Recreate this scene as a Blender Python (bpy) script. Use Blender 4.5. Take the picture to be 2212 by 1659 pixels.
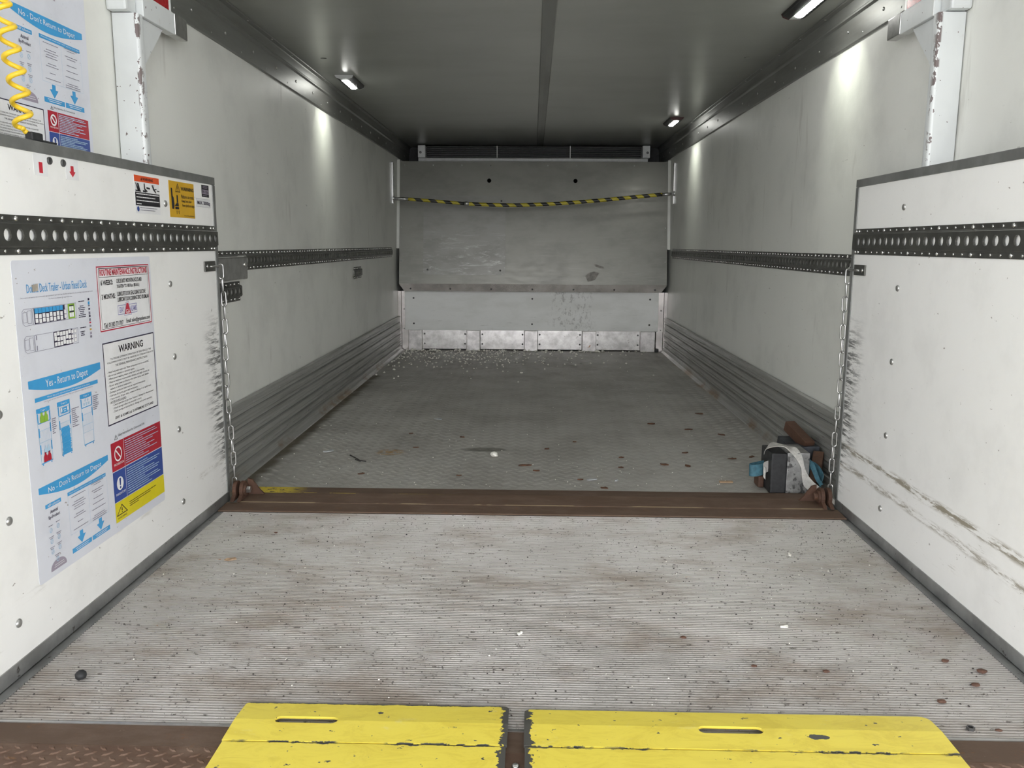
import bpy, bmesh, math, random
import numpy as np
from mathutils import Vector, Matrix
random.seed(7); np.random.seed(7)
for o in list(bpy.data.objects): bpy.data.objects.remove(o)
S = bpy.context.scene; COL = S.collection
# ------------------------------------------------------------------ camera
PITCH, YAW, ROLL = .1644, .0240, .0053
fw = Vector((-math.sin(YAW)*math.cos(PITCH), math.cos(YAW)*math.cos(PITCH), -math.sin(PITCH)))
rt = Vector((math.cos(YAW), math.sin(YAW), 0)); up = rt.cross(fw)
r2 = rt*math.cos(ROLL)+up*math.sin(ROLL); u2 = -rt*math.sin(ROLL)+up*math.cos(ROLL)
cd = bpy.data.cameras.new('camera'); cam = bpy.data.objects.new('camera', cd); COL.objects.link(cam)
cd.sensor_fit = 'HORIZONTAL'; cd.sensor_width = 36; cd.lens = 1821.1*36/2212; cd.clip_start = .02
m3 = Matrix((r2, u2, -fw)).transposed(); cam.matrix_world = Matrix.Translation((.0044, 0, .9725)) @ m3.to_4x4()
S.camera = cam
# ------------------------------------------------------------------ world (overcast sky), exposure
w = bpy.data.worlds.new('overcast'); S.world = w; w.use_nodes = True
bgn = w.node_tree.nodes['Background']; bgn.inputs[0].default_value = (.985, .985, 1.0, 1); bgn.inputs[1].default_value = 4.2
vs = S.view_settings; vs.view_transform = 'Standard'; vs.look = 'None'; vs.gamma = 1; vs.exposure = 0.63; vs.use_curve_mapping = False
try: S.cycles.max_bounces = 10; S.cycles.diffuse_bounces = 6
except Exception: pass
LAMP_W = 5.5

# ------------------------------------------------------------------ node helper
class V:
    def __init__(s, t, k): s.t = t; s.k = k
    def _m(s, op, o=None, o2=None, rev=False):
        n = s.t.nt.nodes.new('ShaderNodeMath'); n.operation = op
        a = [s, o] if not rev else [o, s]
        if o2 is not None: a.append(o2)
        for i, q in enumerate(a):
            if q is None: continue
            if isinstance(q, V): s.t.nt.links.new(q.k, n.inputs[i])
            else: n.inputs[i].default_value = q
        return V(s.t, n.outputs[0])
    def __add__(s, o): return s._m('ADD', o)
    __radd__ = __add__
    def __sub__(s, o): return s._m('SUBTRACT', o)
    def __rsub__(s, o): return s._m('SUBTRACT', o, rev=True)
    def __mul__(s, o): return s._m('MULTIPLY', o)
    __rmul__ = __mul__
    def __truediv__(s, o): return s._m('DIVIDE', o)
    def abs(s): return s._m('ABSOLUTE')
    def fract(s): return s._m('FRACT')
    def max(s, o): return s._m('MAXIMUM', o)
    def min(s, o): return s._m('MINIMUM', o)
    def pow(s, o): return s._m('POWER', o)
    def gt(s, o): return s._m('GREATER_THAN', o)
    def lt(s, o): return s._m('LESS_THAN', o)
    def sst(s, a, b, lo=0., hi=1.):
        n = s.t.nt.nodes.new('ShaderNodeMapRange'); n.interpolation_type = 'SMOOTHSTEP'
        s.t.nt.links.new(s.k, n.inputs[0])
        for i, q in enumerate((a, b, 0., 1.)): n.inputs[i+1].default_value = q
        r = V(s.t, n.outputs[0])
        return r if (lo, hi) == (0., 1.) else r*(hi-lo)+lo
    def band(s, c, h, soft): return (s-c).abs().sst(h, h+soft, 1., 0.)
class NT:
    def __init__(s, name):
        s.m = bpy.data.materials.new(name); s.m.use_nodes = True; s.nt = s.m.node_tree
        s.p = s.nt.nodes['Principled BSDF']; s._pos = None
    def pos(s):
        if not s._pos:
            g = s.nt.nodes.new('ShaderNodeNewGeometry'); x = s.nt.nodes.new('ShaderNodeSeparateXYZ')
            s.nt.links.new(g.outputs['Position'], x.inputs[0]); s._pos = [V(s, x.outputs[i]) for i in range(3)]
        return s._pos
    def obj(s):
        g = s.nt.nodes.new('ShaderNodeTexCoord'); x = s.nt.nodes.new('ShaderNodeSeparateXYZ')
        s.nt.links.new(g.outputs['Object'], x.inputs[0]); return [V(s, x.outputs[i]) for i in range(3)]
    def comb(s, x, y, z):
        n = s.nt.nodes.new('ShaderNodeCombineXYZ')
        for i, q in enumerate((x, y, z)):
            if isinstance(q, V): s.nt.links.new(q.k, n.inputs[i])
            else: n.inputs[i].default_value = q
        return n.outputs[0]
    def noise(s, sx, sy, sz, detail=4, rough=.6, off=0., dist=0.):
        x, y, z = s.pos(); n = s.nt.nodes.new('ShaderNodeTexNoise')
        n.inputs['Scale'].default_value = 1; n.inputs['Detail'].default_value = detail; n.inputs['Roughness'].default_value = rough
        n.inputs['Distortion'].default_value = dist
        s.nt.links.new(s.comb(x*sx+off, y*sy+off*.7, z*sz+off*.3), n.inputs['Vector']); return V(s, n.outputs['Fac'])
    def vor(s, sx, sy, sz, rnd=1.):
        x, y, z = s.pos(); n = s.nt.nodes.new('ShaderNodeTexVoronoi'); n.inputs['Scale'].default_value = 1
        n.inputs['Randomness'].default_value = rnd
        s.nt.links.new(s.comb(x*sx, y*sy, z*sz), n.inputs['Vector']); return V(s, n.outputs['Distance'])
    def mix(s, a, b, f):
        n = s.nt.nodes.new('ShaderNodeMix'); n.data_type = 'RGBA'
        for i, q in ((6, a), (7, b)):
            if isinstance(q, tuple): n.inputs[i].default_value = (*q, 1)
            else: s.nt.links.new(q, n.inputs[i])
        if isinstance(f, V): s.nt.links.new(f.k, n.inputs[0])
        else: n.inputs[0].default_value = f
        return n.outputs[2]
    def set(s, color=None, rough=None, metal=None, bump=None, bd=.001, bs=1.):
        def put(nm, q):
            if isinstance(q, V): s.nt.links.new(q.k, s.p.inputs[nm])
            elif isinstance(q, tuple): s.p.inputs[nm].default_value = (*q, 1)
            elif isinstance(q, (int, float)): s.p.inputs[nm].default_value = q
            else: s.nt.links.new(q, s.p.inputs[nm])
        if color is not None: put('Base Color', color)
        if rough is not None: put('Roughness', rough)
        if metal is not None: put('Metallic', metal)
        if bump is not None:
            b = s.nt.nodes.new('ShaderNodeBump'); b.inputs['Distance'].default_value = bd; b.inputs['Strength'].default_value = bs
            s.nt.links.new(bump.k, b.inputs['Height']); s.nt.links.new(b.outputs[0], s.p.inputs['Normal'])
        return s.m
MT = {}
def simple(name, c, rough=.5, metal=0., var=.15, sc=25., dirt=None, emit=None):
    t = NT(name); n = t.noise(sc, sc, sc, 4, .65)
    a = tuple(q*(1-var) for q in c); b = tuple(min(1, q*(1+var)) for q in c)
    col = t.mix(a, b, n.sst(.3, .7))
    if dirt: col = t.mix(col, dirt[0], t.noise(dirt[1], dirt[1], dirt[1], 5, .7, 3.1).sst(dirt[2], dirt[2]+.08))
    MT[name] = t.set(col, rough, metal)
    if emit:
        t.p.inputs['Emission Color'].default_value = (*emit[0], 1); t.p.inputs['Emission Strength'].default_value = emit[1]
    return MT[name]

# white glass-fibre wall skin
def wall_mat(name, base, dirt_top):
    t = NT(name); n = t.noise(3, 3, 3, 5, .6); f = t.noise(9, 4, 30, 5, .75, 5)
    col = t.mix(base, tuple(q*.86 for q in base), n.sst(.45, .75))
    col = t.mix(col, (.25, .24, .2), t.noise(30, 9, 14, 5, .75, 11).sst(.66, .78, 0, .35))
    col = t.mix(col, (.16, .15, .13), (t.noise(60, 18, 60, 3, .6, 17).sst(.70, .74, 0, .6))*t.noise(2.2, 2.2, 2.2, 2, .5, 4).sst(.45, .6))
    col = t.mix(col, (.30, .28, .24), t.noise(1.5, 6, 1.2, 4, .7, 23).sst(.62, .72, 0, dirt_top))
    MT[name] = t.set(col, .42, 0, t.noise(190, 190, 190, 2, .5), .0006, .5)
wall_mat('white_wall', (.72, .727, .686), .3)
wall_mat('white_wall_rear', (.72, .727, .686), .3)
def panel_mat():
    t = NT('white_panel'); x, y, z = t.pos()
    base = t.mix((.86, .86, .84), (.79, .79, .77), t.noise(4, 4, 4, 5, .65).sst(.45, .75))
    # small dark flecks
    base = t.mix(base, (.20, .17, .14), t.noise(70, 45, 70, 3, .6, 9).sst(.715, .75, 0, .8))
    # long scrape lines along the panel
    wob = (t.noise(.3, 2.2, .3, 3, .6, 40)-.5)*.03
    brk = t.noise(6, 7, 60, 5, .8, 31).sst(.43, .58)
    right = x.gt(0); left = x.lt(0)
    s1 = (z+wob).band(.248, .003, .017)*brk*right; s2 = (z+wob*1.3).band(.183, .002, .016)*brk*right
    s3 = (z+wob).band(.215, .001, .03)*t.noise(9, 10, 90, 5, .8, 55).sst(.6, .7)*right
    s4 = (z+wob).band(.17, .001, .016)*brk*left*t.noise(3, 3, 3, 3, .6, 51).sst(.4, .6); s5 = (z+wob).band(.10, .001, .03)*t.noise(9, 10, 90, 5, .8, 65).sst(.6, .7)
    base = t.mix(base, (.20, .165, .10), (s1+s2*.8+s3*.5+s4*.8+s5*.35).min(.85))
    # black rub marks by the inner end
    st = t.noise(4, 9, 85, 4, .75, 13).sst(.44, .62)
    edge = (y+(t.noise(1, 1, 14, 3, .6, 3)-.5)*.16).sst(2.90, 3.03); hz = z.sst(.10, .30)*z.sst(.76, .60)
    edge2 = (y+(t.noise(1, 1, 14, 3, .6, 3)-.5)*.1).sst(3.0, 3.08)*z.sst(.05, .1)*z.sst(.7, .5)
    base = t.mix(base, (.06, .06, .058), ((edge*hz*st+edge2*st*.8)).min(1.)*.88)
    MT['white_panel'] = t.set(base, .38, 0, t.noise(60, 60, 60, 3, .5), .0004, .3)
panel_mat()
def kick_mat():
    t = NT('kick_aluminium'); col = t.mix((.41, .413, .395), (.31, .31, .29), t.noise(30, 1.3, 60, 5, .7).sst(.4, .65))
    col = t.mix(col, (.58, .57, .55), t.noise(40, 2.5, 140, 4, .7, 7).sst(.64, .74, 0, .7))
    col = t.mix(col, (.13, .12, .10), t.noise(14, 3, 22, 5, .7, 19).sst(.6, .74, 0, .6))
    x, y, z = t.pos()
    col = t.mix(col, (.22, .13, .05), z.sst(.06, .01)*t.noise(3, 2.2, 3, 4, .7, 2).sst(.5, .66)*.75)
    MT['kick_aluminium'] = t.set(col, t.noise(20, 4, 60, 3, .6, 4).sst(.2, .8, .3, .55), .45)
kick_mat()
def trim_mat():
    t = NT('trim_aluminium'); col = t.mix((.25, .255, .24), (.19, .19, .175), t.noise(9, 1.5, 12, 4, .6).sst(.4, .7))
    col = t.mix(col, (.14, .13, .11), t.noise(40, 25, 40, 4, .7, 8).sst(.68, .76, 0, .7))
    MT['trim_aluminium'] = t.set(col, .42, .55)
trim_mat()
def ceil_mat():
    t = NT('ceiling_skin'); col = t.mix((.37, .38, .355), (.32, .33, .305), t.noise(1.2, 2.5, 1, 4, .6).sst(.4, .7))
    col = t.mix(col, (.16, .155, .14), t.noise(4, 26, 3, 5, .7, 12).sst(.68, .78, 0, .5))
    col = t.mix(col, (.55, .56, .53), t.noise(26, 12, 3, 4, .7, 33).sst(.73, .78, 0, .5))
    MT['ceiling_skin'] = t.set(col, .30, .25, t.noise(5, 14, 5, 3, .6), .0008, .12)
ceil_mat()
def tread_mat(name, hi):
    t = NT(name); x, y, z = t.pos()
    col = t.mix((.49*hi, .48*hi, .45*hi), (.39*hi, .378*hi, .35*hi), t.noise(2.4, 2.0, 1, 5, .65).sst(.4, .68))
    col = t.mix(col, (.14, .13, .10), t.noise(9, 6, 1, 5, .75, 6).sst(.64, .78, 0, .7))
    col = t.mix(col, (.085, .065, .03), (x+(t.noise(1, 9, 1, 4, .7, 2)-.5)*.10).sst(-1.105, -1.165)*y.lt(6.2)*.85)
    col = t.mix(col, (.30, .19, .07), (x).sst(1.15, 1.175)*t.noise(2, 1.6, 1, 4, .7, 9).sst(.52, .64)*.8)
    col = t.mix(col, (.45, .26, .07), ((x+.66)/.08).pow(2.).min(9).__add__(((y-3.86)/.07).pow(2.)).sst(1., .2)*t.noise(40, 40, 1, 3, .6).sst(.42, .55)*.8)
    col = t.mix(col, (.12, .115, .09), ((x+.22)/.13).pow(2.).min(9).__add__(((y-3.93)/.05).pow(2.)).sst(1., .3)*.7)
    MT[name] = t.set(col, t.noise(6, 6, 1, 4, .6, 5).sst(.3, .7, .34, .58), .35, t.noise(160, 160, 1, 3, .6), .0006, .3)
tread_mat('tread_plate', 1.06)
def rib_mat():
    t = NT('ribbed_aluminium'); x, y, z = t.pos()
    col = t.mix((.585, .56, .54), (.50, .475, .452), t.noise(3, 3, 1, 5, .65).sst(.4, .7))
    col = t.mix(col, (.31, .25, .20), t.noise(2.2, 4.5, 1, 6, .72, 7).sst(.44, .70, 0, .72))
    col = t.mix(col, (.12, .105, .09), t.noise(42, 95, 1, 5, .78, 21).sst(.575, .67, 0, .85))
    col = t.mix(col, (.06, .05, .045), t.noise(90, 170, 1, 2, .6, 5).sst(.665, .70, 0, .9)*t.noise(3, 3, 1, 3, .6, 15).sst(.35, .6))
    col = t.mix(col, (.42, .19, .06), t.noise(14, 40, 1, 4, .7, 61).sst(.715, .76, 0, .75))
    MT['ribbed_aluminium'] = t.set(col, t.noise(8, 12, 1, 4, .6, 3).sst(.3, .7, .30, .52), .5)
rib_mat()
def rust_mat(name, c1, c2, c3, yel):
    t = NT(name); x, y, z = t.pos()
    col = t.mix(c1, c2, t.noise(7, 16, 7, 5, .7).sst(.4, .66)); col = t.mix(col, c3, t.noise(24, 50, 24, 5, .75, 5).sst(.6, .72, 0, .8))
    col = t.mix(col, (.30, .25, .20), t.noise(60, 60, 60, 4, .7, 25).sst(.69, .74, 0, .7))
    if yel:
        b = t.noise(35, 60, 35, 5, .8, 3)
        m1 = (y.band(3.19, .035, .02)+y.band(3.142, .003, .006))*x.sst(-.86, -.98)*t.noise(26, 42, 5, 4, .75, 3).sst(.42, .46)
        m2 = y.band(3.142, .002, .004)*x.sst(-.2, -.75)*t.noise(9, 3, 3, 4, .7, 8).sst(.46, .52)
        m3 = y.band(3.035, .0015, .003)*t.noise(4, 1, 1, 4, .7, 18).sst(.44, .5)*.6
        col = t.mix(col, (.74, .57, .06), (m1+m2).min(1.)); col = t.mix(col, (.42, .33, .2), m3)
    MT[name] = t.set(col, .68, .15, t.noise(90, 90, 90, 4, .65), .0008, .5)
rust_mat('rust_plate', (.115, .072, .048), (.15, .10, .072), (.19, .085, .035), True)
rust_mat('rust_dark', (.075, .038, .024), (.11, .055, .034), (.16, .065, .028), False)
rust_mat('rust_tread', (.13, .075, .05), (.19, .125, .09), (.24, .12, .05), False)
def yellow_mat():
    t = NT('yellow_paint'); x, y, z = t.pos()
    col = t.mix((.90, .745, .105), (.80, .64, .08), t.noise(9, 20, 9, 5, .75, 2, .8).sst(.42, .66))
    col = t.mix(col, (.88, .77, .27), t.noise(12, 22, 12, 4, .7, 42, 1.).sst(.60, .72, 0, .6))
    chip = t.noise(44, 66, 44, 3, .6, 14).sst(.690, .70)
    spot = ((x-.575)/.026)*((x-.575)/.026)+((y-1.549)/.010)*((y-1.549)/.010)+(t.noise(60, 60, 60, 3, .6, 70)-.5)*2.2
    chip = (chip+spot.lt(.75)).min(1.)
    ed = t.noise(45, 60, 45, 3, .65, 24)
    gap = (x+.021).abs()
    chip = (chip+(gap+(ed-.5)*.05).lt(.030)+(y+(ed-.5)*.012).gt(1.6475)+(y+(ed-.5)*.016).band(1.4985, .003, .001)*t.noise(7, 2, 2, 3, .6, 4).sst(.42, .5)).min(1.)
    col = t.mix(col, (.085, .083, .075), chip)
    MT['yellow_paint'] = t.set(col, .42, 0, chip*-1., .0006, .6)
yellow_mat()
def post_mat():
    t = NT('post_paint'); x, y, z = t.pos()
    col = t.mix((.63, .655, .655), (.56, .58, .58), t.noise(5, 5, 3, 4, .6).sst(.4, .7))
    ax = x.abs()
    edge = ax.band(1.1685, .008, .006)*y.sst(2.63, 2.60)
    dens = z.sst(1.78, 1.25, .60, .50)
    chip = t.noise(45, 45, 26, 4, .7, 6)
    col = t.mix(col, (.085, .05, .045), edge*chip.gt(.54)+t.noise(60, 60, 60, 2, .5, 8).gt(.735))
    col = t.mix(col, (.33, .30, .24), t.noise(8, 8, 4, 5, .7, 28).sst(.62, .74, 0, .5))
    MT['post_paint'] = t.set(col, .28)
post_mat()
simple('rail_steel', (.115, .115, .105), .38, .7, .2, 12, ((.05, .045, .04), 18, .66))
simple('chrome', (.70, .70, .69), .26, 1., .05)
simple('zinc', (.50, .50, .49), .3, .9, .12, 30)
simple('bolt_alu', (.50, .50, .49), .32, .85, .1)
simple('dark_bolt', (.10, .10, .10), .4, .6, .2)
simple('cap_grey', (.19, .193, .187), .45, .3, .18, 8, ((.35, .34, .32), 26, .72))
simple('angle_alu', (.34, .345, .34), .4, .7, .2, 9, ((.08, .07, .06), 22, .62))
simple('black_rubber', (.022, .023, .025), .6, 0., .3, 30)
simple('lamp_black', (.012, .012, .013), .35, 0., .1)
simple('lamp_red_cap', (.06, .012, .010), .4, 0., .2)
simple('lamp_grey', (.48, .49, .48), .4, 0., .08)
simple('led_lens', (.9, .92, .9), .3, 0., .02, 20, None, ((1, 1, .95), 30.))
simple('white_plastic', (.80, .81, .80), .4, 0., .06)
simple('ac_slat', (.50, .50, .49), .35, .5, .1)
simple('residue', (.20, .19, .17), .5, .2, .25, 40)
simple('stub_alu', (.62, .60, .59), .28, .65, .25, 14, ((.30, .15, .07), 16, .66))
simple('recess_alu', (.74, .72, .71), .26, .6, .22, 12, ((.20, .18, .16), 60, .62))
simple('strip_alu', (.66, .62, .60), .24, .75, .2, 6, ((.2, .18, .17), 30, .66))
simple('red_reflect', (.34, .012, .016), .25, 0., .2, 60)
simple('blue_strap', (.05, .14, .185), .75, 0., .25, 60)
simple('grey_strap', (.52, .51, .48), .75, 0., .15, 60, ((.25, .24, .22), 25, .62))
simple('blue_black_steel', (.05, .055, .065), .5, .5, .4, 22, ((.25, .25, .25), 40, .66))
simple('block_alu', (.30, .30, .295), .45, .55, .3, 22, ((.10, .10, .10), 30, .55))
simple('cable_yellow', (.82, .56, .035), .35, 0., .12, 30)
simple('tape_scrap', (.40, .36, .30), .6)
simple('crumb', (.92, .90, .83), .7, 0., .1); simple('leaf', (.10, .045, .022), .7, 0., .4, 60); simple('twig', (.035, .03, .028), .7, 0., .3)
simple('wood', (.42, .29, .18), .7, 0., .2, 60); simple('clear_plastic', (.45, .47, .48), .25, 0., .1); simple('pebble', (.12, .06, .04), .7, 0., .3, 80)
simple('concrete', (.33, .33, .32), .85, 0., .15, 3)
simple('deck_steel', (.30, .31, .30), .5, .3, .15, 4)
# print colours
def ink(name, c, rough=.35): return simple(name, c, rough, 0., .05, 9)
ink('ink_sheet', (.665, .685, .745)); ink('ink_white', (.78, .785, .79)); ink('ink_black', (.018, .017, .022)); ink('ink_grey', (.22, .21, .27))
ink('ink_blue', (.055, .33, .65)); ink('ink_royal', (.035, .075, .30)); ink('ink_red', (.42, .016, .035)); ink('ink_crimson', (.50, .03, .06))
ink('ink_yellow', (.68, .58, .015)); ink('ink_amber', (.62, .36, .02)); ink('ink_orange', (.72, .095, .025)); ink('ink_green', (.26, .46, .05))
ink('ink_navy', (.03, .025, .06)); ink('ink_lav', (.33, .29, .36)); ink('ink_pale', (.42, .58, .72)); ink('ink_violet', (.25, .24, .50)); ink('ink_redarrow', (.55, .03, .05))
def sheet_mat():
    t = NT('poster_sheet'); x, y, z = t.pos()
    col = t.mix((.675, .695, .755), (.62, .635, .69), t.noise(6, 6, 6, 5, .65).sst(.45, .75))
    col = t.mix(col, (.22, .17, .13), t.noise(70, 50, 70, 3, .65, 77).sst(.70, .74, 0, .7))
    MT['ink_sheet'] = t.set(col, .35)
sheet_mat()

# ------------------------------------------------------------------ geometry helpers
ORG = {}
def _link(o, parent, org):
    COL.objects.link(o); ORG[o] = Vector(org)
    if parent is not None:
        o.parent = parent; o.location = Vector(org)-ORG[parent]
    else: o.location = org
def thing(name, label, cat, loc, group=None):
    o = bpy.data.objects.new(name, None); o.empty_display_size = .05; _link(o, None, loc)
    o['label'] = label; o['category'] = cat
    if group: o['group'] = group
    return o
def tag(o, label, cat, group=None):
    o['label'] = label; o['category'] = cat
    if group: o['group'] = group
    return o
class B:
    def __init__(s): s.v = []; s.f = []
    def add(s, vs, fs):
        n = len(s.v); s.v += [tuple(map(float, q)) for q in vs]; s.f += [tuple(n+i for i in f) for f in fs]; return s
    def box(s, x0, x1, y0, y1, z0, z1):
        return s.add([(x0, y0, z0), (x1, y0, z0), (x1, y1, z0), (x0, y1, z0), (x0, y0, z1), (x1, y0, z1), (x1, y1, z1), (x0, y1, z1)],
                     [(0, 3, 2, 1), (4, 5, 6, 7), (0, 1, 5, 4), (1, 2, 6, 5), (2, 3, 7, 6), (3, 0, 4, 7)])
    def prism(s, pts, axis, a, b):
        """2D polygon extruded along axis: 'Y' pts=(x,z), 'X' pts=(y,z), 'Z' pts=(x,y)"""
        def mk(p, t): return {'Y': (p[0], t, p[1]), 'X': (t, p[0], p[1]), 'Z': (p[0], p[1], t)}[axis]
        n = len(pts); vs = [mk(p, a) for p in pts]+[mk(p, b) for p in pts]
        return s.add(vs, [tuple(range(n-1, -1, -1)), tuple(range(n, 2*n))]+[(i, (i+1) % n, n+(i+1) % n, n+i) for i in range(n)])
    def strip(s, pts, axis, a, b):
        def mk(p, t): return {'Y': (p[0], t, p[1]), 'X': (t, p[0], p[1])}[axis]
        n = len(pts); vs = [mk(p, a) for p in pts]+[mk(p, b) for p in pts]
        return s.add(vs, [(i, i+1, n+i+1, n+i) for i in range(n-1)])
    def rings(s, rings, closed=True, caps=True):
        n = len(rings[0]); vs = [p for r in rings for p in r]; fs = []
        for k in range(len(rings)-1):
            for i in range(n if closed else n-1):
                j = (i+1) % n; fs.append((k*n+i, k*n+j, (k+1)*n+j, (k+1)*n+i))
        if caps: fs += [tuple(range(n-1, -1, -1)), tuple((len(rings)-1)*n+i for i in range(n))]
        return s.add(vs, fs)
    def tube(s, path, r, n=10, closed=False, caps=True):
        P = [Vector(p) for p in path]; L = len(P); rr = []; prev = None
        for i in range(L):
            if closed: t = (P[(i+1) % L]-P[i-1]).normalized()
            else: t = (P[min(i+1, L-1)]-P[max(i-1, 0)]).normalized()
            if prev is None: a = t.orthogonal().normalized()
            else: a = (prev-t*prev.dot(t)).normalized()
            prev = a; b = t.cross(a); q = r[i] if isinstance(r, (list, tuple)) else r
            rr.append([P[i]+(a*math.cos(2*math.pi*k/n)+b*math.sin(2*math.pi*k/n))*q for k in range(n)])
        if closed: rr.append(rr[0])
        return s.rings(rr, True, caps and not closed)
    def lathe(s, prof, c, axis=(1, 0, 0), n=16):
        """prof = [(r, t)] around axis through c"""
        A = Vector(axis).normalized(); a = A.orthogonal().normalized(); b = A.cross(a); c = Vector(c)
        return s.rings([[c+A*t+(a*math.cos(2*math.pi*k/n)+b*math.sin(2*math.pi*k/n))*max(r, 1e-5) for k in range(n)] for r, t in prof])
    def ribbon(s, path, wv, th):
        """flat webbing: centre path, width vectors, thickness"""
        P = [Vector(p) for p in path]; rr = []
        for i, p in enumerate(P):
            t = (P[min(i+1, len(P)-1)]-P[max(i-1, 0)]).normalized(); wd = Vector(wv[i]) if isinstance(wv, list) else Vector(wv)
            n = t.cross(wd).normalized()*th/2
            rr.append([p-wd/2-n, p+wd/2-n, p+wd/2+n, p-wd/2+n])
        return s.rings(rr)
    def mesh(s, name, mats, smooth=False, org=(0, 0, 0), mi=None):
        me = bpy.data.meshes.new(name); O = Vector(org)
        me.from_pydata([tuple(Vector(q)-O) for q in s.v], [], s.f)
        for m in (mats if isinstance(mats, list) else [mats]): me.materials.append(MT[m])
        if mi: me.polygons.foreach_set('material_index', mi)
        if smooth: me.polygons.foreach_set('use_smooth', [True]*len(me.polygons))
        me.update(); return me
    def build(s, name, mat, parent=None, smooth=False, org=None, bevel=0, mi=None, auto=None):
        a = np.array(s.v); 
        if org is None: org = ((a[:, 0].min()+a[:, 0].max())/2, (a[:, 1].min()+a[:, 1].max())/2, a[:, 2].min())
        me = s.mesh(name, mat, smooth, org, mi)
        if bevel:
            bm = bmesh.new(); bm.from_mesh(me); bmesh.ops.remove_doubles(bm, verts=bm.verts, dist=1e-6)
            es = [e for e in bm.edges if len(e.link_faces) == 2 and e.calc_face_angle(0) > .6]
            bmesh.ops.bevel(bm, geom=es, offset=bevel, segments=2, affect='EDGES', profile=.6); bm.to_mesh(me); bm.free(); me.update()
        if auto: me.set_sharp_from_angle(angle=auto)
        o = bpy.data.objects.new(name, me); _link(o, parent, org); return o
def struct(o): o['kind'] = 'structure'; return o
def stuff(o): o['kind'] = 'stuff'; return o
def inst(name, me, loc, parent, rot=None):
    o = bpy.data.objects.new(name, me); _link(o, parent, loc)
    if rot: o.rotation_euler = rot
    return o
def pk(parts, name, mat, parent, **k):
    return parts.build(name, mat, parent, **k)
def dome(r, h, n=12, axis=(1, 0, 0)):
    return B().lathe([(r, -.001), (r, h*.25), (r*.85, h*.65), (r*.5, h*.92), (r*.02, h)], (0, 0, 0), axis, n)
XP, XN = (1, 0, 0), (-1, 0, 0)

# ------------------------------------------------------------------ the trailer body
WX = 1.23; YB = 8.5
fl = struct(B().box(-WX, WX, 3.235, YB, -.06, 0).build('floor', 'tread_plate'))
def tread_bars():
    s = .046; bl = .019; bw = .0021; h = .0016; C_ = []
    e1 = np.array((1, 1))/math.sqrt(2); e2 = np.array((-1, 1))/math.sqrt(2)
    N = 110; c0 = np.array((0, 5.6)); cs = []
    for m in range(-N, N):
        for n in range(-N, N):
            c = c0+(m*e1+n*e2)*s
            if abs(c[0]) < 1.165 and 3.262 < c[1] < 7.72: cs.append((c[0], c[1], (m+n) & 1))
    cs = np.array(cs); T = []
    for k in range(-2, 3):
        for par in (0, 1):
            q = cs[cs[:, 2] == par]; d, p = (e1, e2) if par == 0 else (e2, e1)
            L = bl*(1-.10*abs(k)); cc = q[:, :2]+p*k*.0083
            loc = [(-d*L, 0), (-p*bw, 0), (d*L, 0), (p*bw, 0), (-d*L*.55, h), (d*L*.55, h)]
            T.append(np.stack([np.c_[cc+o, np.full(len(cc), zz+.0001)] for o, zz in loc], 1))
    A = np.concatenate(T); n = len(A); v = A.reshape(-1, 3); b = np.arange(n)[:, None]*6
    tri = np.array([(0, 1, 4), (1, 5, 4), (1, 2, 5), (2, 3, 5), (3, 4, 5), (3, 0, 4)])
    f = (b[:, :, None]+tri[None]).reshape(-1, 3)
    me = bpy.data.meshes.new('tread_bars'); me.vertices.add(len(v)); me.vertices.foreach_set('co', v.ravel())
    me.loops.add(f.size); me.loops.foreach_set('vertex_index', f.ravel()); me.polygons.add(len(f))
    me.polygons.foreach_set('loop_start', np.arange(0, f.size, 3)); me.polygons.foreach_set('loop_total', np.full(len(f), 3))
    me.update(); me.validate(); me.materials.append(MT['tread_plate'])
    o = bpy.data.objects.new('tread_bars', me); _link(o, fl, (0, 0, 0)); o['kind'] = 'stuff'
tread_bars()
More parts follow.
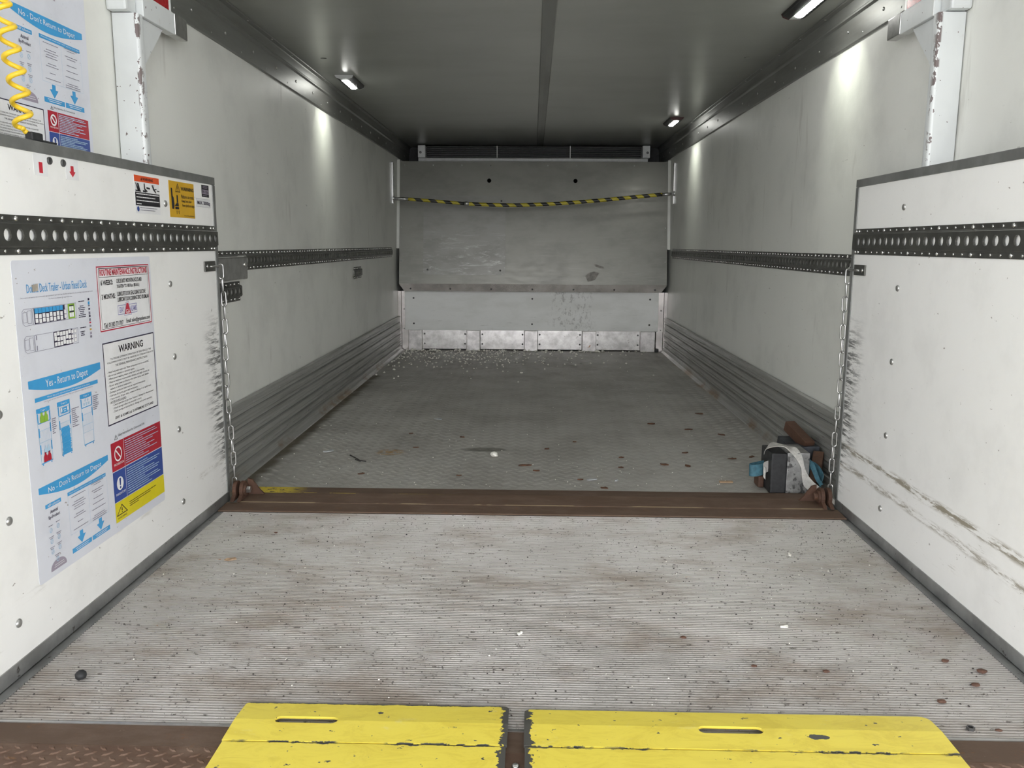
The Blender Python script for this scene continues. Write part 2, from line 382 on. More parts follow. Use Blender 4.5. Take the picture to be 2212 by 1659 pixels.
for sg, side in ((-1, 'left'), (1, 'right')):
    X = sg*WX
    wl = struct(B().box(min(X, X+sg*.08), max(X, X+sg*.08), 2.652, YB, -.06, 2.0).build('wall_'+side, 'white_wall'))
    XR = sg*1.25
    struct(B().box(min(XR, XR+sg*.06), max(XR, XR+sg*.06), 1.0, 2.651, -.4, 3.1).build('wall_rear_'+side, 'white_wall_rear'))
    # kick rail of interlocking planks
    base = struct(B().box(min(X-sg*.006, X), max(X-sg*.006, X), 3.0, 7.70, .002, .3).build('baseboard_'+side, 'trim_aluminium'))
    zz = [.318, .262, .206, .152, .100, .052]
    for i in range(5):
        z1, z0 = zz[i], zz[i+1]; d = .022
        pr = [(X-sg*.005, z0), (X-sg*.013, z0+.001), (X-sg*d, z0+.007), (X-sg*d, z0+.020), (X-sg*(d-.003), z0+.022), (X-sg*(d-.003), z0+.026), (X-sg*d, z0+.028),
              (X-sg*d, z1-.005), (X-sg*.014, z1-.0005), (X-sg*.005, z1-.0005)]
        if sg > 0: pr = pr[::-1]
        B().prism(pr, 'Y', 3.0, 7.70).build('plank', 'kick_aluminium', base)
    pr = [(X-sg*.004, .0005), (X-sg*.048, .0005), (X-sg*.046, .006), (X-sg*.030, .018), (X-sg*.025, .045), (X-sg*.013, .0515), (X-sg*.004, .0515)]
    B().prism(pr if sg < 0 else pr[::-1], 'Y', 3.0, 7.70).build('skirting_cove', 'kick_aluminium', base)
    bl = B()
    for y in np.arange(3.2, 7.6, .38):
        for zr in (.292, .080): bl.lathe([(.006, 0), (.006, .0015), (.003, .0028), (.0001, .003)], (X-sg*.022, y+(.1 if zr < .1 else 0), zr), (-sg, 0, 0), 8)
    stuff(bl.build('rivets', 'zinc', base, smooth=True))
    # coving between wall and ceiling
    pr = [(X+sg*.01, 1.737), (X-sg*.006, 1.736), (X-sg*.009, 1.741), (X-sg*.010, 1.832), (X-sg*.020, 1.838), (X-sg*.020, 1.845), (X-sg*.014, 1.851), (X-sg*.018, 1.884), (X-sg*.020, 1.8895), (X-sg*.036, 1.894), (X-sg*.038, 1.8985), (X+sg*.01, 1.8985)]
    tr = struct(B().prism(pr if sg < 0 else pr[::-1], 'Y', 2.97, YB-.02).build('trim_%d' % (1 if sg < 0 else 2), 'trim_aluminium'))
    sc = B()
    for y in np.arange(3.05, 8.3, .335): sc.lathe([(.007, 0), (.0065, .0025), (.003, .004), (.0001, .0042)], (X-sg*.0095, y+.1, 1.79), (-sg, 0, 0), 8)
    for y in np.arange(3.05, 8.3, .33): sc.lathe([(.006, 0), (.005, .002), (.0001, .003)], (X-sg*.028, y, 1.8925), (0, 0, -1), 8)
    for y in np.arange(3.0, 8.3, .335): sc.lathe([(.004, 0), (.003, .0015), (.0001, .002)], (X-sg*.0085, y, 1.757), (-sg, 0, 0), 8)
    stuff(sc.build('screws', 'zinc', tr, smooth=True))
def holed_plate(u0, u1, v0, v1, holes, r, n=18):
    """triangulated 2D rectangle with round holes: points, triangles, outline loops"""
    bm = bmesh.new(); es = []; loops = []
    for P in [[(u0, v0), (u1, v0), (u1, v1), (u0, v1)]]+[[(a+r*math.cos(-2*math.pi*i/n), b+r*math.sin(-2*math.pi*i/n)) for i in range(n)] for a, b in holes]:
        vs_ = [bm.verts.new((p[0], p[1], 0)) for p in P]; es += [bm.edges.new((vs_[i], vs_[(i+1) % len(vs_)])) for i in range(len(vs_))]; loops.append(vs_)
    bmesh.ops.triangle_fill(bm, edges=es, use_beauty=True, use_dissolve=False); bm.verts.index_update()
    pts = [(v.co.x, v.co.y) for v in bm.verts]; tr_ = []
    for f in bm.faces:
        q = [v.index for v in f.verts]; tr_.append(tuple(q if f.normal.z > 0 else q[::-1]))
    lo = [[v.index for v in L] for L in loops]; bm.free(); return pts, tr_, lo
def holed_solid(pts, tr_, lo, front, back):
    """front/back map a 2D point to 3D; the plate has thickness and open holes"""
    n = len(pts); b = B(); fs = [t for t in tr_]+[tuple(n+i for i in t[::-1]) for t in tr_]
    for L in lo: fs += [(L[(i+1) % len(L)], L[i], n+L[i], n+L[(i+1) % len(L)]) for i in range(len(L))]
    return b.add([front(p) for p in pts]+[back(p) for p in pts], fs)
q = holed_plate(-WX, WX, 2.97, YB, ((-1.071, 4.477), (1.067, 4.46)), .016)
cb_ = holed_solid(*q, lambda p: (p[0], p[1], 1.9), lambda p: (p[0], p[1], 1.95)); cb_.box(-WX, WX, 2.97, YB, 1.95, 2.0)
cl = struct(cb_.build('ceiling', 'ceiling_skin'))
sm = B().prism([(.030, 1.8995), (.034, 1.8945), (.060, 1.892), (.087, 1.8945), (.091, 1.8995)], 'Y', 2.98, YB-.02).build('joint_strip', 'trim_aluminium', cl)
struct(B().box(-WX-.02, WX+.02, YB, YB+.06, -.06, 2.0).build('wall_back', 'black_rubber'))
# rear lift bay above the picture: roof and the edge of the upper deck
struct(B().box(-1.31, 1.31, 1.0, 2.97, 3.1, 3.16).build('ceiling_rear', 'white_wall_rear'))
struct(B().box(-WX, WX, 2.93, 2.969, 1.9, 3.1).build('trim_3', 'deck_steel'))
struct(B().box(-9, 9, -16, 9.0, -.75, -.65).build('ground', 'concrete'))
struct(B().box(-9, 9, -5.0, .999, 3.3, 3.5).build('added_sky_blocker', 'deck_steel'))  # unseen slab added behind the camera to block high sky light

# ------------------------------------------------------------------ false bulkhead at the front end
bh = bpy.data.objects.new('wall_bulkhead', None); _link(bh, None, (0, 7.72, 0)); bh['kind'] = 'structure'
XB = 1.203
T0, T1 = (7.80, 1.705), (7.62, .617)
def by(z): return T1[0]+(T0[0]-T1[0])*(z-T1[1])/(T0[1]-T1[1])
pn = holed_solid(*holed_plate(-XB, XB, T1[1], T0[1], ((-.397, 1.535), (.378, 1.535)), .019), lambda p: (p[0], by(p[1]), p[1]), lambda p: (p[0], by(p[1])+.006, p[1]))
def bulk_mat():
    t = NT('bulkhead_sheet'); x, y, z = t.pos()
    col = t.mix((.255, .253, .23), (.215, .213, .195), t.noise(3, 3, 6, 5, .65).sst(.4, .7))
    col = t.mix(col, (.34, .336, .31), t.noise(4, 4, 70, 5, .75, 12).sst(.52, .74, 0, .6)*z.sst(1.25, .7))
    MT['bulkhead_sheet'] = t.set(col, t.noise(9, 9, 30, 4, .6, 2).sst(.3, .7, .30, .44), .5)
    t = NT('hatch_sheet'); x, y, z = t.pos()
    col = t.mix((.26, .258, .242), (.22, .218, .203), t.noise(4, 4, 9, 5, .65).sst(.4, .7))
    col = t.mix(col, (.52, .515, .50), t.noise(4, 4, 20, 5, .75, 32, 1.5).sst(.50, .70, 0, .8)*z.sst(1.2, .8))
    MT['hatch_sheet'] = t.set(col, .38, .45)
    t = NT('kick_board'); x, y, z = t.pos()
    col = t.mix((.84, .85, .83), (.76, .77, .74), t.noise(3, 3, 8, 4, .6).sst(.4, .7))
    col = t.mix(col, (.22, .20, .17), t.noise(6, 6, 90, 5, .75, 8).sst(.62, .70, 0, .7)*z.sst(.50, .25, .25, 1.))
    col = t.mix(col, (.16, .15, .13), t.noise(40, 4, 25, 4, .7, 28).sst(.5, .66)*x.band(.36, .1, .15)*.45)
    MT['kick_board'] = t.set(col, .5)
bulk_mat()
pn.build('sloping_panel', 'bulkhead_sheet', bh)
lp = B(); lp.add([(-XB, 7.62, .617), (XB, 7.62, .617), (XB, 7.621, .612), (XB-.045, 7.634, .549), (-XB+.045, 7.634, .549), (-XB, 7.621, .612)], [(0, 5, 4, 3, 2, 1)])
lp.add([(-XB, 7.632, .617), (XB, 7.632, .617), (XB-.045, 7.640, .5495), (-XB+.045, 7.640, .5495)], [(0, 1, 2, 3)]); lp.add([(-XB+.045, 7.634, .549), (XB-.045, 7.634, .549), (XB-.045, 7.71, .551), (-XB+.045, 7.71, .551)], [(0, 3, 2, 1)]); lp.build('folded_lip', 'strip_alu', bh)
kb = B().box(-1.165, 1.148, 7.709, 7.727, .190, .5495).build('kick_board', 'kick_board', bh, bevel=.002)
scr = B().lathe([(.0085, 0), (.0085, .002), (.006, .0045), (.0001, .005)], (0, 0, 0), (0, -1, 0), 10).mesh('screw', 'dark_bolt', True)
for sx in (-1.085, 0, 1.07):
    for sz in (.482, .25): inst('screw', scr, (sx, 7.709, sz), kb and bh)
for sx in (-1.10, -.74, -.37, 0, .37, .735, 1.10): inst('screw', scr, (sx, 7.630, .572), bh, (math.radians(-10), 0, 0))
tiny = B().lathe([(.006, 0), (.006, .002), (.0001, .003)], (0, 0, 0), (0, -1, 0), 8).mesh('rivet', 'bolt_alu', True)
for sx in np.linspace(-1.16, 1.16, 10): inst('rivet', tiny, (sx, by(1.67)-.001, 1.67), bh)
for sx in (-1.185, 1.185):
    for sz in (.82, 1.12): inst('rivet', tiny, (sx, by(sz)-.001, sz), bh)
# service hatch on the sloping panel
def rrect(u0, u1, v0, v1, r, n=5):
    P = []
    for cx, cy, a in ((u1-r, v1-r, 0), (u0+r, v1-r, 90), (u0+r, v0+r, 180), (u1-r, v0+r, 270)):
        for i in range(n+1): t = math.radians(a+90*i/n); P.append((cx+r*math.cos(t), cy+r*math.sin(t)))
    return P
R4 = rrect(-.985, -.247, .698, 1.40, .04)
hb = B(); n = len(R4); hb.add([(u, by(v)-.0065, v) for u, v in R4]+[(u, by(v)-.0002, v) for u, v in R4], [tuple(range(n))]+[(i, n+i, n+(i+1) % n, (i+1) % n) for i in range(n)])
hb.f = [f[::-1] for f in hb.f]
ht = hb.build('service_hatch', 'hatch_sheet', bh)
for sx, sz in ((-.945, .742), (-.29, .738), (-.285, 1.355), (-.945, 1.355)): inst('screw', scr, (sx, by(sz)-.0065, sz), ht)
# torn sticker remains
tp = [(.50, .64), (.56, .66), (.585, .70), (.60, .72), (.55, .735), (.50, .72), (.475, .69)]
tb = B(); tb.add([(u, by(v)-.0012, v) for u, v in tp], [tuple(range(len(tp)))]); tb.build('torn_sticker_residue', 'residue', bh)
tp = [(.565, .775), (.555, .80), (.64, .775), (.635, .755)]
tb = B(); tb.add([(u, by(v)-.0012, v) for u, v in tp], [tuple(range(4))]); tb.build('torn_sticker_residue', 'residue', bh)
for sx0, sx1 in ((-1.135, -1.012), (-.600, -.477), (-.069, .053), (.461, .588), (.993, 1.124)):
    B().box(sx0, sx1, 7.695, 7.76, .002, .1895).build('spacer_block', 'stub_alu', bh, bevel=.004)
for sx0, sx1 in ((-1.010, -.602), (-.475, -.071), (.055, .459), (.590, .991)):
    rp = B().box(sx0, sx1, 7.755, 7.765, .012, .205).build('recess_panel', 'recess_alu', bh)
    for q in (sx0+.016, sx1-.016):
        for sz in (.06, .15): inst('screw', scr, (q, 7.755, sz), bh)
for sg in (-1, 1):
    B().box(min(sg*1.137, sg*1.197), max(sg*1.137, sg*1.197), 7.728, 7.735, .002, .545).build('side_strip', 'strip_alu', bh)
    B().box(min(sg*1.200, sg*1.2285), max(sg*1.200, sg*1.2285), 7.702, 7.712, .002, .545).build('corner_angle', 'strip_alu', bh)
    B().add([(sg*1.204, by(.93)+.002, .93), (sg*1.2285, by(.93)+.002, .93), (sg*1.2285, 7.80, 1.72), (sg*1.204, 7.80, 1.72)], [(0, 1, 2, 3) if sg > 0 else (3, 2, 1, 0)]).build('corner_filler', 'white_wall', bh)
    inst('rivet', tiny, (sg*1.175, 7.728, .38), bh); inst('rivet', tiny, (sg*1.175, 7.728, .2), bh)
B().box(1.126, 1.16, 7.69, 7.72, .001, .032).build('drain_plug', 'black_rubber', bh, bevel=.006)

# ------------------------------------------------------------------ evaporator (cooling unit)
ev = thing('evaporator_unit', 'long pale cooling unit with dark slatted grille under the ceiling above the bulkhead', 'cooling unit', (0, 8.25, 1.74))
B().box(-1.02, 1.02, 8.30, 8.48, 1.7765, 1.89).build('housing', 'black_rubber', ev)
B().prism([(8.20, 1.742), (8.195, 1.752), (8.195, 1.770), (8.21, 1.776), (8.46, 1.776), (8.46, 1.742)], 'X', -1.09, 1.075).build('drip_tray', 'white_plastic', ev)
for sg in (-1, 1):
    c = sg*1.06
    B().box(c-.035, c+.035, 8.20, 8.46, 1.777, 1.892).build('end_cap', 'white_plastic', ev, bevel=.006)
    B().lathe([(.012, 0), (.012, .003), (.006, .004), (.0001, .0041)], (c-sg*-.01, 8.20, 1.825), (0, -1, 0), 12).build('cap_screw', 'dark_bolt', ev)
for i in range(6):
    z = 1.785+i*.0185
    B().prism([(8.215, z), (8.23, z+.006), (8.26, z+.008), (8.26, z+.0055), (8.232, z+.003), (8.216, z-.002)], 'X', -1.02, 1.02).build('slat', 'ac_slat', ev)
for sx in (-.345, .345): B().box(sx-.004, sx+.004, 8.207, 8.214, 1.777, 1.888).build('grille_divider', 'white_plastic', ev)

# ------------------------------------------------------------------ perforated load rails
dot_me = B().lathe([(.0046, 0), (.0044, .0012), (.0025, .0022), (.0001, .0025)], (0, 0, 0), (1, 0, 0), 8)
screw_me = B().lathe([(.0085, 0), (.0085, .0015), (.007, .004), (.004, .0055), (.0001, .006)], (0, 0, 0), (1, 0, 0), 12).mesh('screw', 'chrome', True)
def rail_mesh(sg, X, y0, y1, zc, half, pitch, yh, mid=.0235, depth=.009, r=.0138, flange_inset=.0):
    """hat-section strip on wall plane x = X, facing -sg; holes at yh + k*pitch"""
    b = B(); D = lambda d: X-sg*d
    N = 16
    fi = flange_inset
    for s in (1, -1):
        pts = [(D(.0003), zc+s*half), (D(.003), zc+s*half), (D(.003), zc+s*(mid+.004))]
        pts2 = [(D(.003), zc+s*(mid+.004)), (D(.006), zc+s*(mid+.002)), (D(depth-.002), zc+s*(mid+.0005)), (D(depth), zc+s*(mid-.0015))]
        if s*sg > 0: pts = pts[::-1]; pts2 = pts2[::-1]
        b.strip(pts, 'Y', y0+fi, y1-fi); b.strip(pts2, 'Y', y0, y1)
    m = mid-.0015
    ks = [k for k in range(-4, 400) if y0+pitch*.5-.0105 < yh+k*pitch < y1-pitch*.5+.0105]
    cells = [yh+k*pitch for k in ks]
    a0 = cells[0]-pitch/2; a1 = cells[-1]+pitch/2
    for p, q in ((y0, a0), (a1, y1)):
        if q > p+1e-5: b.strip([(D(depth), zc-m), (D(depth), zc+m)][::(1 if sg > 0 else -1)], 'Y', p, q)
    for c in cells:
        ring = []; rim = []; out = []
        for i in range(N):
            t = 2*math.pi*(i+.5)/N; cx, sz = math.cos(t), math.sin(t)
            ring.append((D(depth), c+r*cx, zc+r*sz)); rim.append((D(depth-.004), c+r*cx, zc+r*sz))
            k = min(pitch/2/max(abs(cx), 1e-6), m/max(abs(sz), 1e-6)); 
            out.append((D(depth), c+k*cx, zc+k*sz))
        # add exact corners by snapping the nearest rays
        for qx in (-1, 1):
            for qz in (-1, 1):
                tgt = (D(depth), c+qx*pitch/2, zc+qz*m); j = min(range(N), key=lambda i: (out[i][1]-tgt[1])**2+(out[i][2]-tgt[2])**2); out[j] = tgt
        fs = []
        for i in range(N):
            j = (i+1) % N; f1 = (i, j, N+j, N+i); f2 = (i, 2*N+i, 2*N+j, j)
            if sg > 0: fs += [f1, f2]
            else: fs += [f1[::-1], f2[::-1]]
        b.add(ring+out+rim, fs)
    for yy, s in ((y0, -1), (y1, 1)):      # end caps of the raised web
        b.add([(D(.0005), yy, zc-mid), (D(depth), yy, zc-m), (D(depth), yy, zc+m), (D(.0005), yy, zc+mid)], [(0, 1, 2, 3)])
    return b, cells
def wall_rail(sg, X, y0, y1, zc, half, label, name='load_rail', dotp=.094, pitch=.047):
    t = thing(name, label, 'rail', (X, (y0+y1)/2, zc-half))
    b, cells = rail_mesh(sg, X, y0, y1, zc, half, pitch, y0+.035, mid=half-.020, flange_inset=.012); b.build('perforated_strip', 'rail_steel', t)
    d = B()
    for k, y in enumerate(np.arange(y0+.03, y1-.02, dotp/2)):
        for s in (-1, 1):
            rr = .0075 if k % 2 == 0 else .0035
            d.lathe([(rr, 0), (rr, .001), (rr*.8, .003), (rr*.4, .0045), (.0001, .005)], (X-sg*.003, y, zc+s*(half-.010)), (-sg, 0, 0), 8)
    stuff(d.build('rail_screws', 'chrome', t, smooth=True)); return t
wall_rail(-1, -WX, 3.13, 7.41, .8985, .0415, 'long perforated steel rail along the wall that carries the short rail pieces')
wall_rail(1, WX, 3.13, 7.54, .8985, .0415, 'long perforated steel rail on the wall above the corner with rubber block and straps')
wall_rail(-1, -WX, 3.25, 3.545, .773, .0405, 'short perforated rail piece below the steel box near the hanging chain', 'rail_piece')
wall_rail(-1, -WX, 5.80, 6.08, .770, .0405, 'small lone perforated rail piece under the long wall rail, far from the chain', 'rail_piece')
# steel box that holds the rail end behind the panel
bx = thing('rail_box', 'grey steel box over the wall rail beside the hanging chain', 'box', (-1.2, 3.35, .825))
B().box(-1.2165, -1.172, 3.12, 3.482, .826, .917).build('box_cover', 'zinc', bx, bevel=.006)
B().box(-1.2165, -1.186, 3.483, 3.522, .823, .920).build('end_plate', 'zinc', bx, bevel=.006)
for y in (3.445,): B().lathe([(.010, 0), (.010, .003), (.006, .006), (.0001, .0065)], (-1.172, y, .885), (1, 0, 0), 12).build('box_bolt', 'chrome', bx, smooth=True)
B().lathe([(.010, 0), (.010, .003), (.006, .006), (.0001, .0065)], (-1.186, 3.503, .887), (1, 0, 0), 12).build('box_bolt', 'chrome', bx, smooth=True)

# ------------------------------------------------------------------ lift platform
pf = thing('lift_platform', 'worn ribbed aluminium platform deck between the two white side panels', 'platform', (0, 2.2, -.06))
PX = 1.12; Y0, Y1 = 1.5735, 2.942; NR = 137; pt = (Y1-Y0)/NR
rb = B(); prof = []
for i in range(NR):
    a = Y0+i*pt; prof += [(a, -.0028), (a+pt*.44, -.0028), (a+pt*.49, -.0003), (a+pt*.54, 0), (a+pt*.90, 0), (a+pt*.95, -.0003)]
prof.append((Y1, -.0028))
n = len(prof); rb.add([(-PX, y, z) for y, z in prof]+[(PX, y, z) for y, z in prof], [(i, n+i, n+i+1, i+1) for i in range(n-1)]); rb.build('ribbed_deck', 'ribbed_aluminium', pf)
B().box(-1.166, 1.166, 1.15, 3.20, -.06, -.0062).build('platform_body', 'angle_alu', pf)
B().box(-PX, PX, 1.5665, 1.5735, -.006, .001).build('edge_strip', 'bolt_alu', pf)
for sg in (-1, 1):
    pr = [(sg*1.1205, -.006), (sg*1.1215, .0015), (sg*1.134, .0015), (sg*1.135, -.001), (sg*1.1455, -.001), (sg*1.1455, -.006)]
    B().prism(pr if sg < 0 else pr[::-1], 'Y', 1.567, 2.935).build('side_channel', 'angle_alu', pf)
B().box(-1.145, 1.145, 1.496, 1.566, -.006, -.001).build('edge_plate', 'rust_plate', pf)
cp = B().box(-1.145, 1.145, 1.152, 1.4955, -.006, -.0015); 
cp.build('chequer_plate', 'rust_tread', pf)
lz = B(); k = 0
for j, y in enumerate(np.arange(1.485, 1.2, -.017)):
    for i, x in enumerate(np.arange(-1.13, 1.14, .034)):
        xx = x+(.017 if j % 2 else 0); a = .6 if (j) % 2 else -.6
        if -.60 < xx < .835: continue
        d = np.array((math.cos(a), math.sin(a))); p = np.array((-d[1], d[0])); L = .0125; w_ = .0038
        o = np.array((xx, y)); P = [o-d*L, o-p*w_-d*L*.4, o-p*w_+d*L*.4, o+d*L, o+p*w_+d*L*.4, o+p*w_-d*L*.4]
        lz.add([(*q, -.0015) for q in P]+[(*(o+(q-o)*.6), .0008) for q in P], [tuple(range(6, 12))]+[(q, (q+1) % 6, 6+(q+1) % 6, 6+q) for q in range(6)])
stuff(lz.build('chequer_lozenges', 'rust_tread', pf))
B().lathe([(.008, 0), (.008, .002), (.005, .005), (.0001, .0055)], (-.02, 1.452, -.001), (0, 0, 1), 14).build('deck_screw', 'chrome', pf, smooth=True)

# ------------------------------------------------------------------ rusty bridge plate to the trailer floor
bp_ = thing('bridge_plate', 'long rusty brown steel bridging plate between ribbed platform and tread floor', 'steel plate', (0, 3.09, 0))
pr = [(2.943, .001), (2.947, .005), (3.030, .0085), (3.034, .0105), (3.140, .0165), (3.144, .0150), (3.232, .0105), (3.240, .004), (3.240, .001)]
B().prism(pr, 'X', -1.098, 1.098).build('plate', 'rust_plate', bp_)
for sg in (-1, 1):
    a, b = sorted((sg*1.0985, sg*1.142)); B().prism([(2.943, .0005), (2.947, .0042), (3.035, .006), (3.035, .0005)], 'X', a, b).build('plate_end', 'rust_plate', bp_)
    # upright lug with pivot bolt
    lug = [(3.02, .012)]+[(3.085+.034*math.cos(t), .043+.034*math.sin(t)) for t in np.linspace(math.radians(200), math.radians(-20), 14)]+[(3.175, .012)]
    lug = lug[::-1]
    for x0 in (1.086, 1.112):
        a, b = sorted((sg*x0, sg*(x0+.014))); o = B().prism(lug, 'X', a, b).build('lug', 'rust_dark', bp_, bevel=.002)
    B().lathe([(.024, 0), (.024, .006), (.022, .008), (.0001, .0082)], (sg*1.086, 3.082, .044), (-sg, 0, 0), 20).build('washer', 'rust_dark', bp_)
    B().lathe([(.014, .0), (.014, .011), (.012, .014), (.0001, .0142)], (sg*1.079, 3.082, .044), (-sg, 0, 0), 6 if sg < 0 else 16).build('pivot_bolt', 'zinc' if sg < 0 else 'rust_dark', bp_)
    # web plate sloping from the lug down onto the plate, behind the bolt
    pw = [(sg*1.0855, .0168), (sg*1.0855, .079), (sg*1.068, .074), (sg*1.040, .034), (sg*1.022, .0168)]
    B().prism(pw if sg < 0 else pw[::-1], 'Y', 3.112, 3.122).build('lug_web', 'rust_dark', bp_)

# ------------------------------------------------------------------ yellow ramp flaps
def flap(x0, x1, yf, slot, label, rr):
    t = thing('ramp_flap', label, 'ramp flap', ((x0+x1)/2, 1.4, 0))
    def zt(y): return np.interp(y, [1.12, 1.503, 1.575, 1.652], [.0115, .0115, .0125, .0045])
    bm = bmesh.new()
    def loop(P):
        vs = [bm.verts.new((u, v, 0)) for u, v in P]
        return [bm.edges.new((vs[i], vs[(i+1) % len(vs)])) for i in range(len(vs))]
    out = [(x0, 1.5015), (x1, 1.5015)]
    r = rr[1]; out += [(x1-r+r*math.cos(t_), yf-r+r*math.sin(t_)) for t_ in np.linspace(0, math.pi/2, 5)]
    r = rr[0]; out += [(x0+r-r*math.cos(t_), yf-r+r*math.sin(t_)) for t_ in np.linspace(math.pi/2, 0, 5)]
    es = loop(out)
    s0, s1, sc = slot; r = .0125; sl = [(s1-r+r*math.cos(t_), sc+r*math.sin(t_)) for t_ in np.linspace(-math.pi/2, math.pi/2, 8)]+[(s0+r-r*math.cos(t_), sc-r*math.sin(t_)) for t_ in np.linspace(-math.pi/2, math.pi/2, 8)]
    es += loop(sl)
    bmesh.ops.triangle_fill(bm, edges=es, use_beauty=True, use_dissolve=False)
    for yy in (1.575,):
        bmesh.ops.bisect_plane(bm, geom=bm.verts[:]+bm.edges[:]+bm.faces[:], plane_co=(0, yy, 0), plane_no=(0, 1, 0))
    for f in bm.faces:
        if f.normal.z < 0: f.normal_flip()
    top = bm.faces[:]
    ex = bmesh.ops.extrude_face_region(bm, geom=top)
    for v in [q for q in ex['geom'] if isinstance(q, bmesh.types.BMVert)]: v.co.z = zt(v.co.y)
    # bottom ring stays below by the plate thickness
    up_ = {v for q in ex['geom'] if isinstance(q, bmesh.types.BMFace) for v in q.verts}
    for v in bm.verts:
        if v not in up_: v.co.z = max(.0012, zt(v.co.y)-.0055)
    bmesh.ops.recalc_face_normals(bm, faces=bm.faces)
    me = bpy.data.meshes.new('upper_plate'); bm.to_mesh(me); bm.free(); me.materials.append(MT['yellow_paint'])
    me.transform(Matrix.Translation(-Vector(((x0+x1)/2, 1.57, 0))))
    o = bpy.data.objects.new('upper_plate', me); _link(o, t, ((x0+x1)/2, 1.57, 0))
    B().box(x0+.002, x1-.002, 1.16, 1.4975, .0012, .0115).build('lower_plate', 'yellow_paint', t, bevel=.0015)
    return t
flap(-.597, -.038, 1.652, (-.515, -.385, 1.5765), 'yellow painted steel ramp flap, the shorter of the pair, with rounded corners', (.012, .012))
flap(-.005, .833, 1.640, (.345, .475, 1.5675), 'yellow painted steel ramp flap, the longer of the pair, with dark chip near the slot', (.014, .02))

# ------------------------------------------------------------------ white side panels of the lift
bolt_me = {sg: dome(.0105, .006, 14, (-sg, 0, 0)).mesh('dome_bolt', 'bolt_alu', True) for sg in (-1, 1)}
scr_me = {sg: B().lathe([(.0064, 0), (.0064, .0012), (.0054, .0032), (.003, .0044), (.0001, .0048)], (0, 0, 0), (-sg, 0, 0), 12).mesh('screw', 'chrome', True) for sg in (-1, 1)}
PNL = {}
for sg in (-1, 1):
    lab = 'white lift side panel covered with posters and warning stickers' if sg < 0 else 'white lift side panel without posters, scraped brown along its lower half'
    t = thing('lift_side_panel', lab, 'panel', (sg*1.157, 2.2, 0)); PNL[sg] = t
    def bxx(a, b, *r): return B().box(min(sg*a, sg*b), max(sg*a, sg*b), *r)
    bxx(1.150, 1.163, 1.25, 3.088, .030, 1.19).build('board', 'white_panel', t)
    bxx(1.1455, 1.1655, 1.25, 3.090, 1.176, 1.203).build('top_cap', 'cap_grey', t, bevel=.003)
    bxx(1.1465, 1.1650, 3.067, 3.092, .037, 1.1755).build('end_trim', 'cap_grey', t, bevel=.002)
    bxx(1.1470, 1.1640, 1.25, 3.086, .0005, .0365).build('bottom_angle', 'angle_alu', t, bevel=.001)
    ys = 2.670 if sg < 0 else 2.689
    for z in (1.092, .842, .609, .369, .124): inst('dome_bolt', bolt_me[sg], (sg*1.15, ys, z), t)
    for z in (1.092, .842, .602, .362, .122): inst('dome_bolt', bolt_me[sg], (sg*1.15, 1.762, z), t)
    y1 = 3.078; b, cells = rail_mesh(sg, sg*1.15, 1.26, y1, .987, .044, .047, 1.887-47*.047*0-.047*13 if sg < 0 else 2.041-.047*16, mid=.026, depth=.008)
    rl = b.build('load_rail', 'rail_steel', t)
    d = B()
    for k in range(38):
        y = 1.881-.047*12+k*.047 if sg < 0 else 2.0675-.047*16+k*.047
        if y > 3.0: break
        for s in (-1, 1):
            if (k-12 if sg < 0 else k) % 4 == 0: inst('screw', scr_me[sg], (sg*1.1470, y, .987+s*.0355), rl)
            else: d.add([tuple(Vector(q)*1 if False else (sg*1.1470-sg*q[0], y+q[1], .987+s*.0355+q[2])) for q in dot_me.v], [f if sg < 0 else f[::-1] for f in dot_me.f])
    for y in (3.03, 3.056):
        for s in (-1, 1): inst('screw', scr_me[sg], (sg*1.1470, y, .987+s*.0355), rl)
    stuff(d.build('small_rivets', 'chrome', rl, smooth=True))
    hk = bxx(1.1445, 1.1495, 2.955, 3.052, .871, .907).build('hook_plate', 'rail_steel', t, bevel=.001)
    B().lathe([(.007, 0), (.007, .003), (.0001, .005)], (sg*1.1445, 2.972, .889), (-sg, 0, 0), 12).build('plate_screw', 'chrome', hk, smooth=True)
    B().tube([(sg*1.144, 3.0, .888), (sg*1.139, 3.02, .888), (sg*1.137, 3.07, .889), (sg*1.140, 3.094, .890), (sg*1.1475, 3.104, .893), (sg*1.155, 3.106, .897)], .004, 8).build('hook', 'zinc', hk, smooth=True)
# ------------------------------------------------------------------ chains
def link_mesh():
    a, r = .0185, .0082; P = []
    for c, s0 in ((a, 0), (-a, math.pi)):
        for i in range(7): t = s0+math.pi*i/6; P.append((r*math.cos(t), 0, c+r*math.sin(t)))
    return B().tube(P, .0030, 8, closed=True).mesh('link', 'zinc', True)
LM = link_mesh()
for sg, ztop, label in ((-1, .880, 'galvanised chain hanging by the panel with posters'), (1, .876, 'galvanised chain hanging by the scraped panel and rubber block')):
    A = Vector((sg*1.144, 3.1015, ztop-.012)); Z = Vector((sg*1.136, 3.104, .058)); N = 17
    t = thing('chain', label, 'chain', tuple(Z))
    for i in range(N):
        f = i/(N-1); p = A.lerp(Z, f)+Vector((-sg*.004*math.sin(f*9), .002*math.sin(f*14), 0))
        o = inst('link', LM, p, t, (0, 0, (math.radians(18 if sg < 0 else -25)+(i % 2)*math.pi/2+.25*math.sin(i*2.3))))
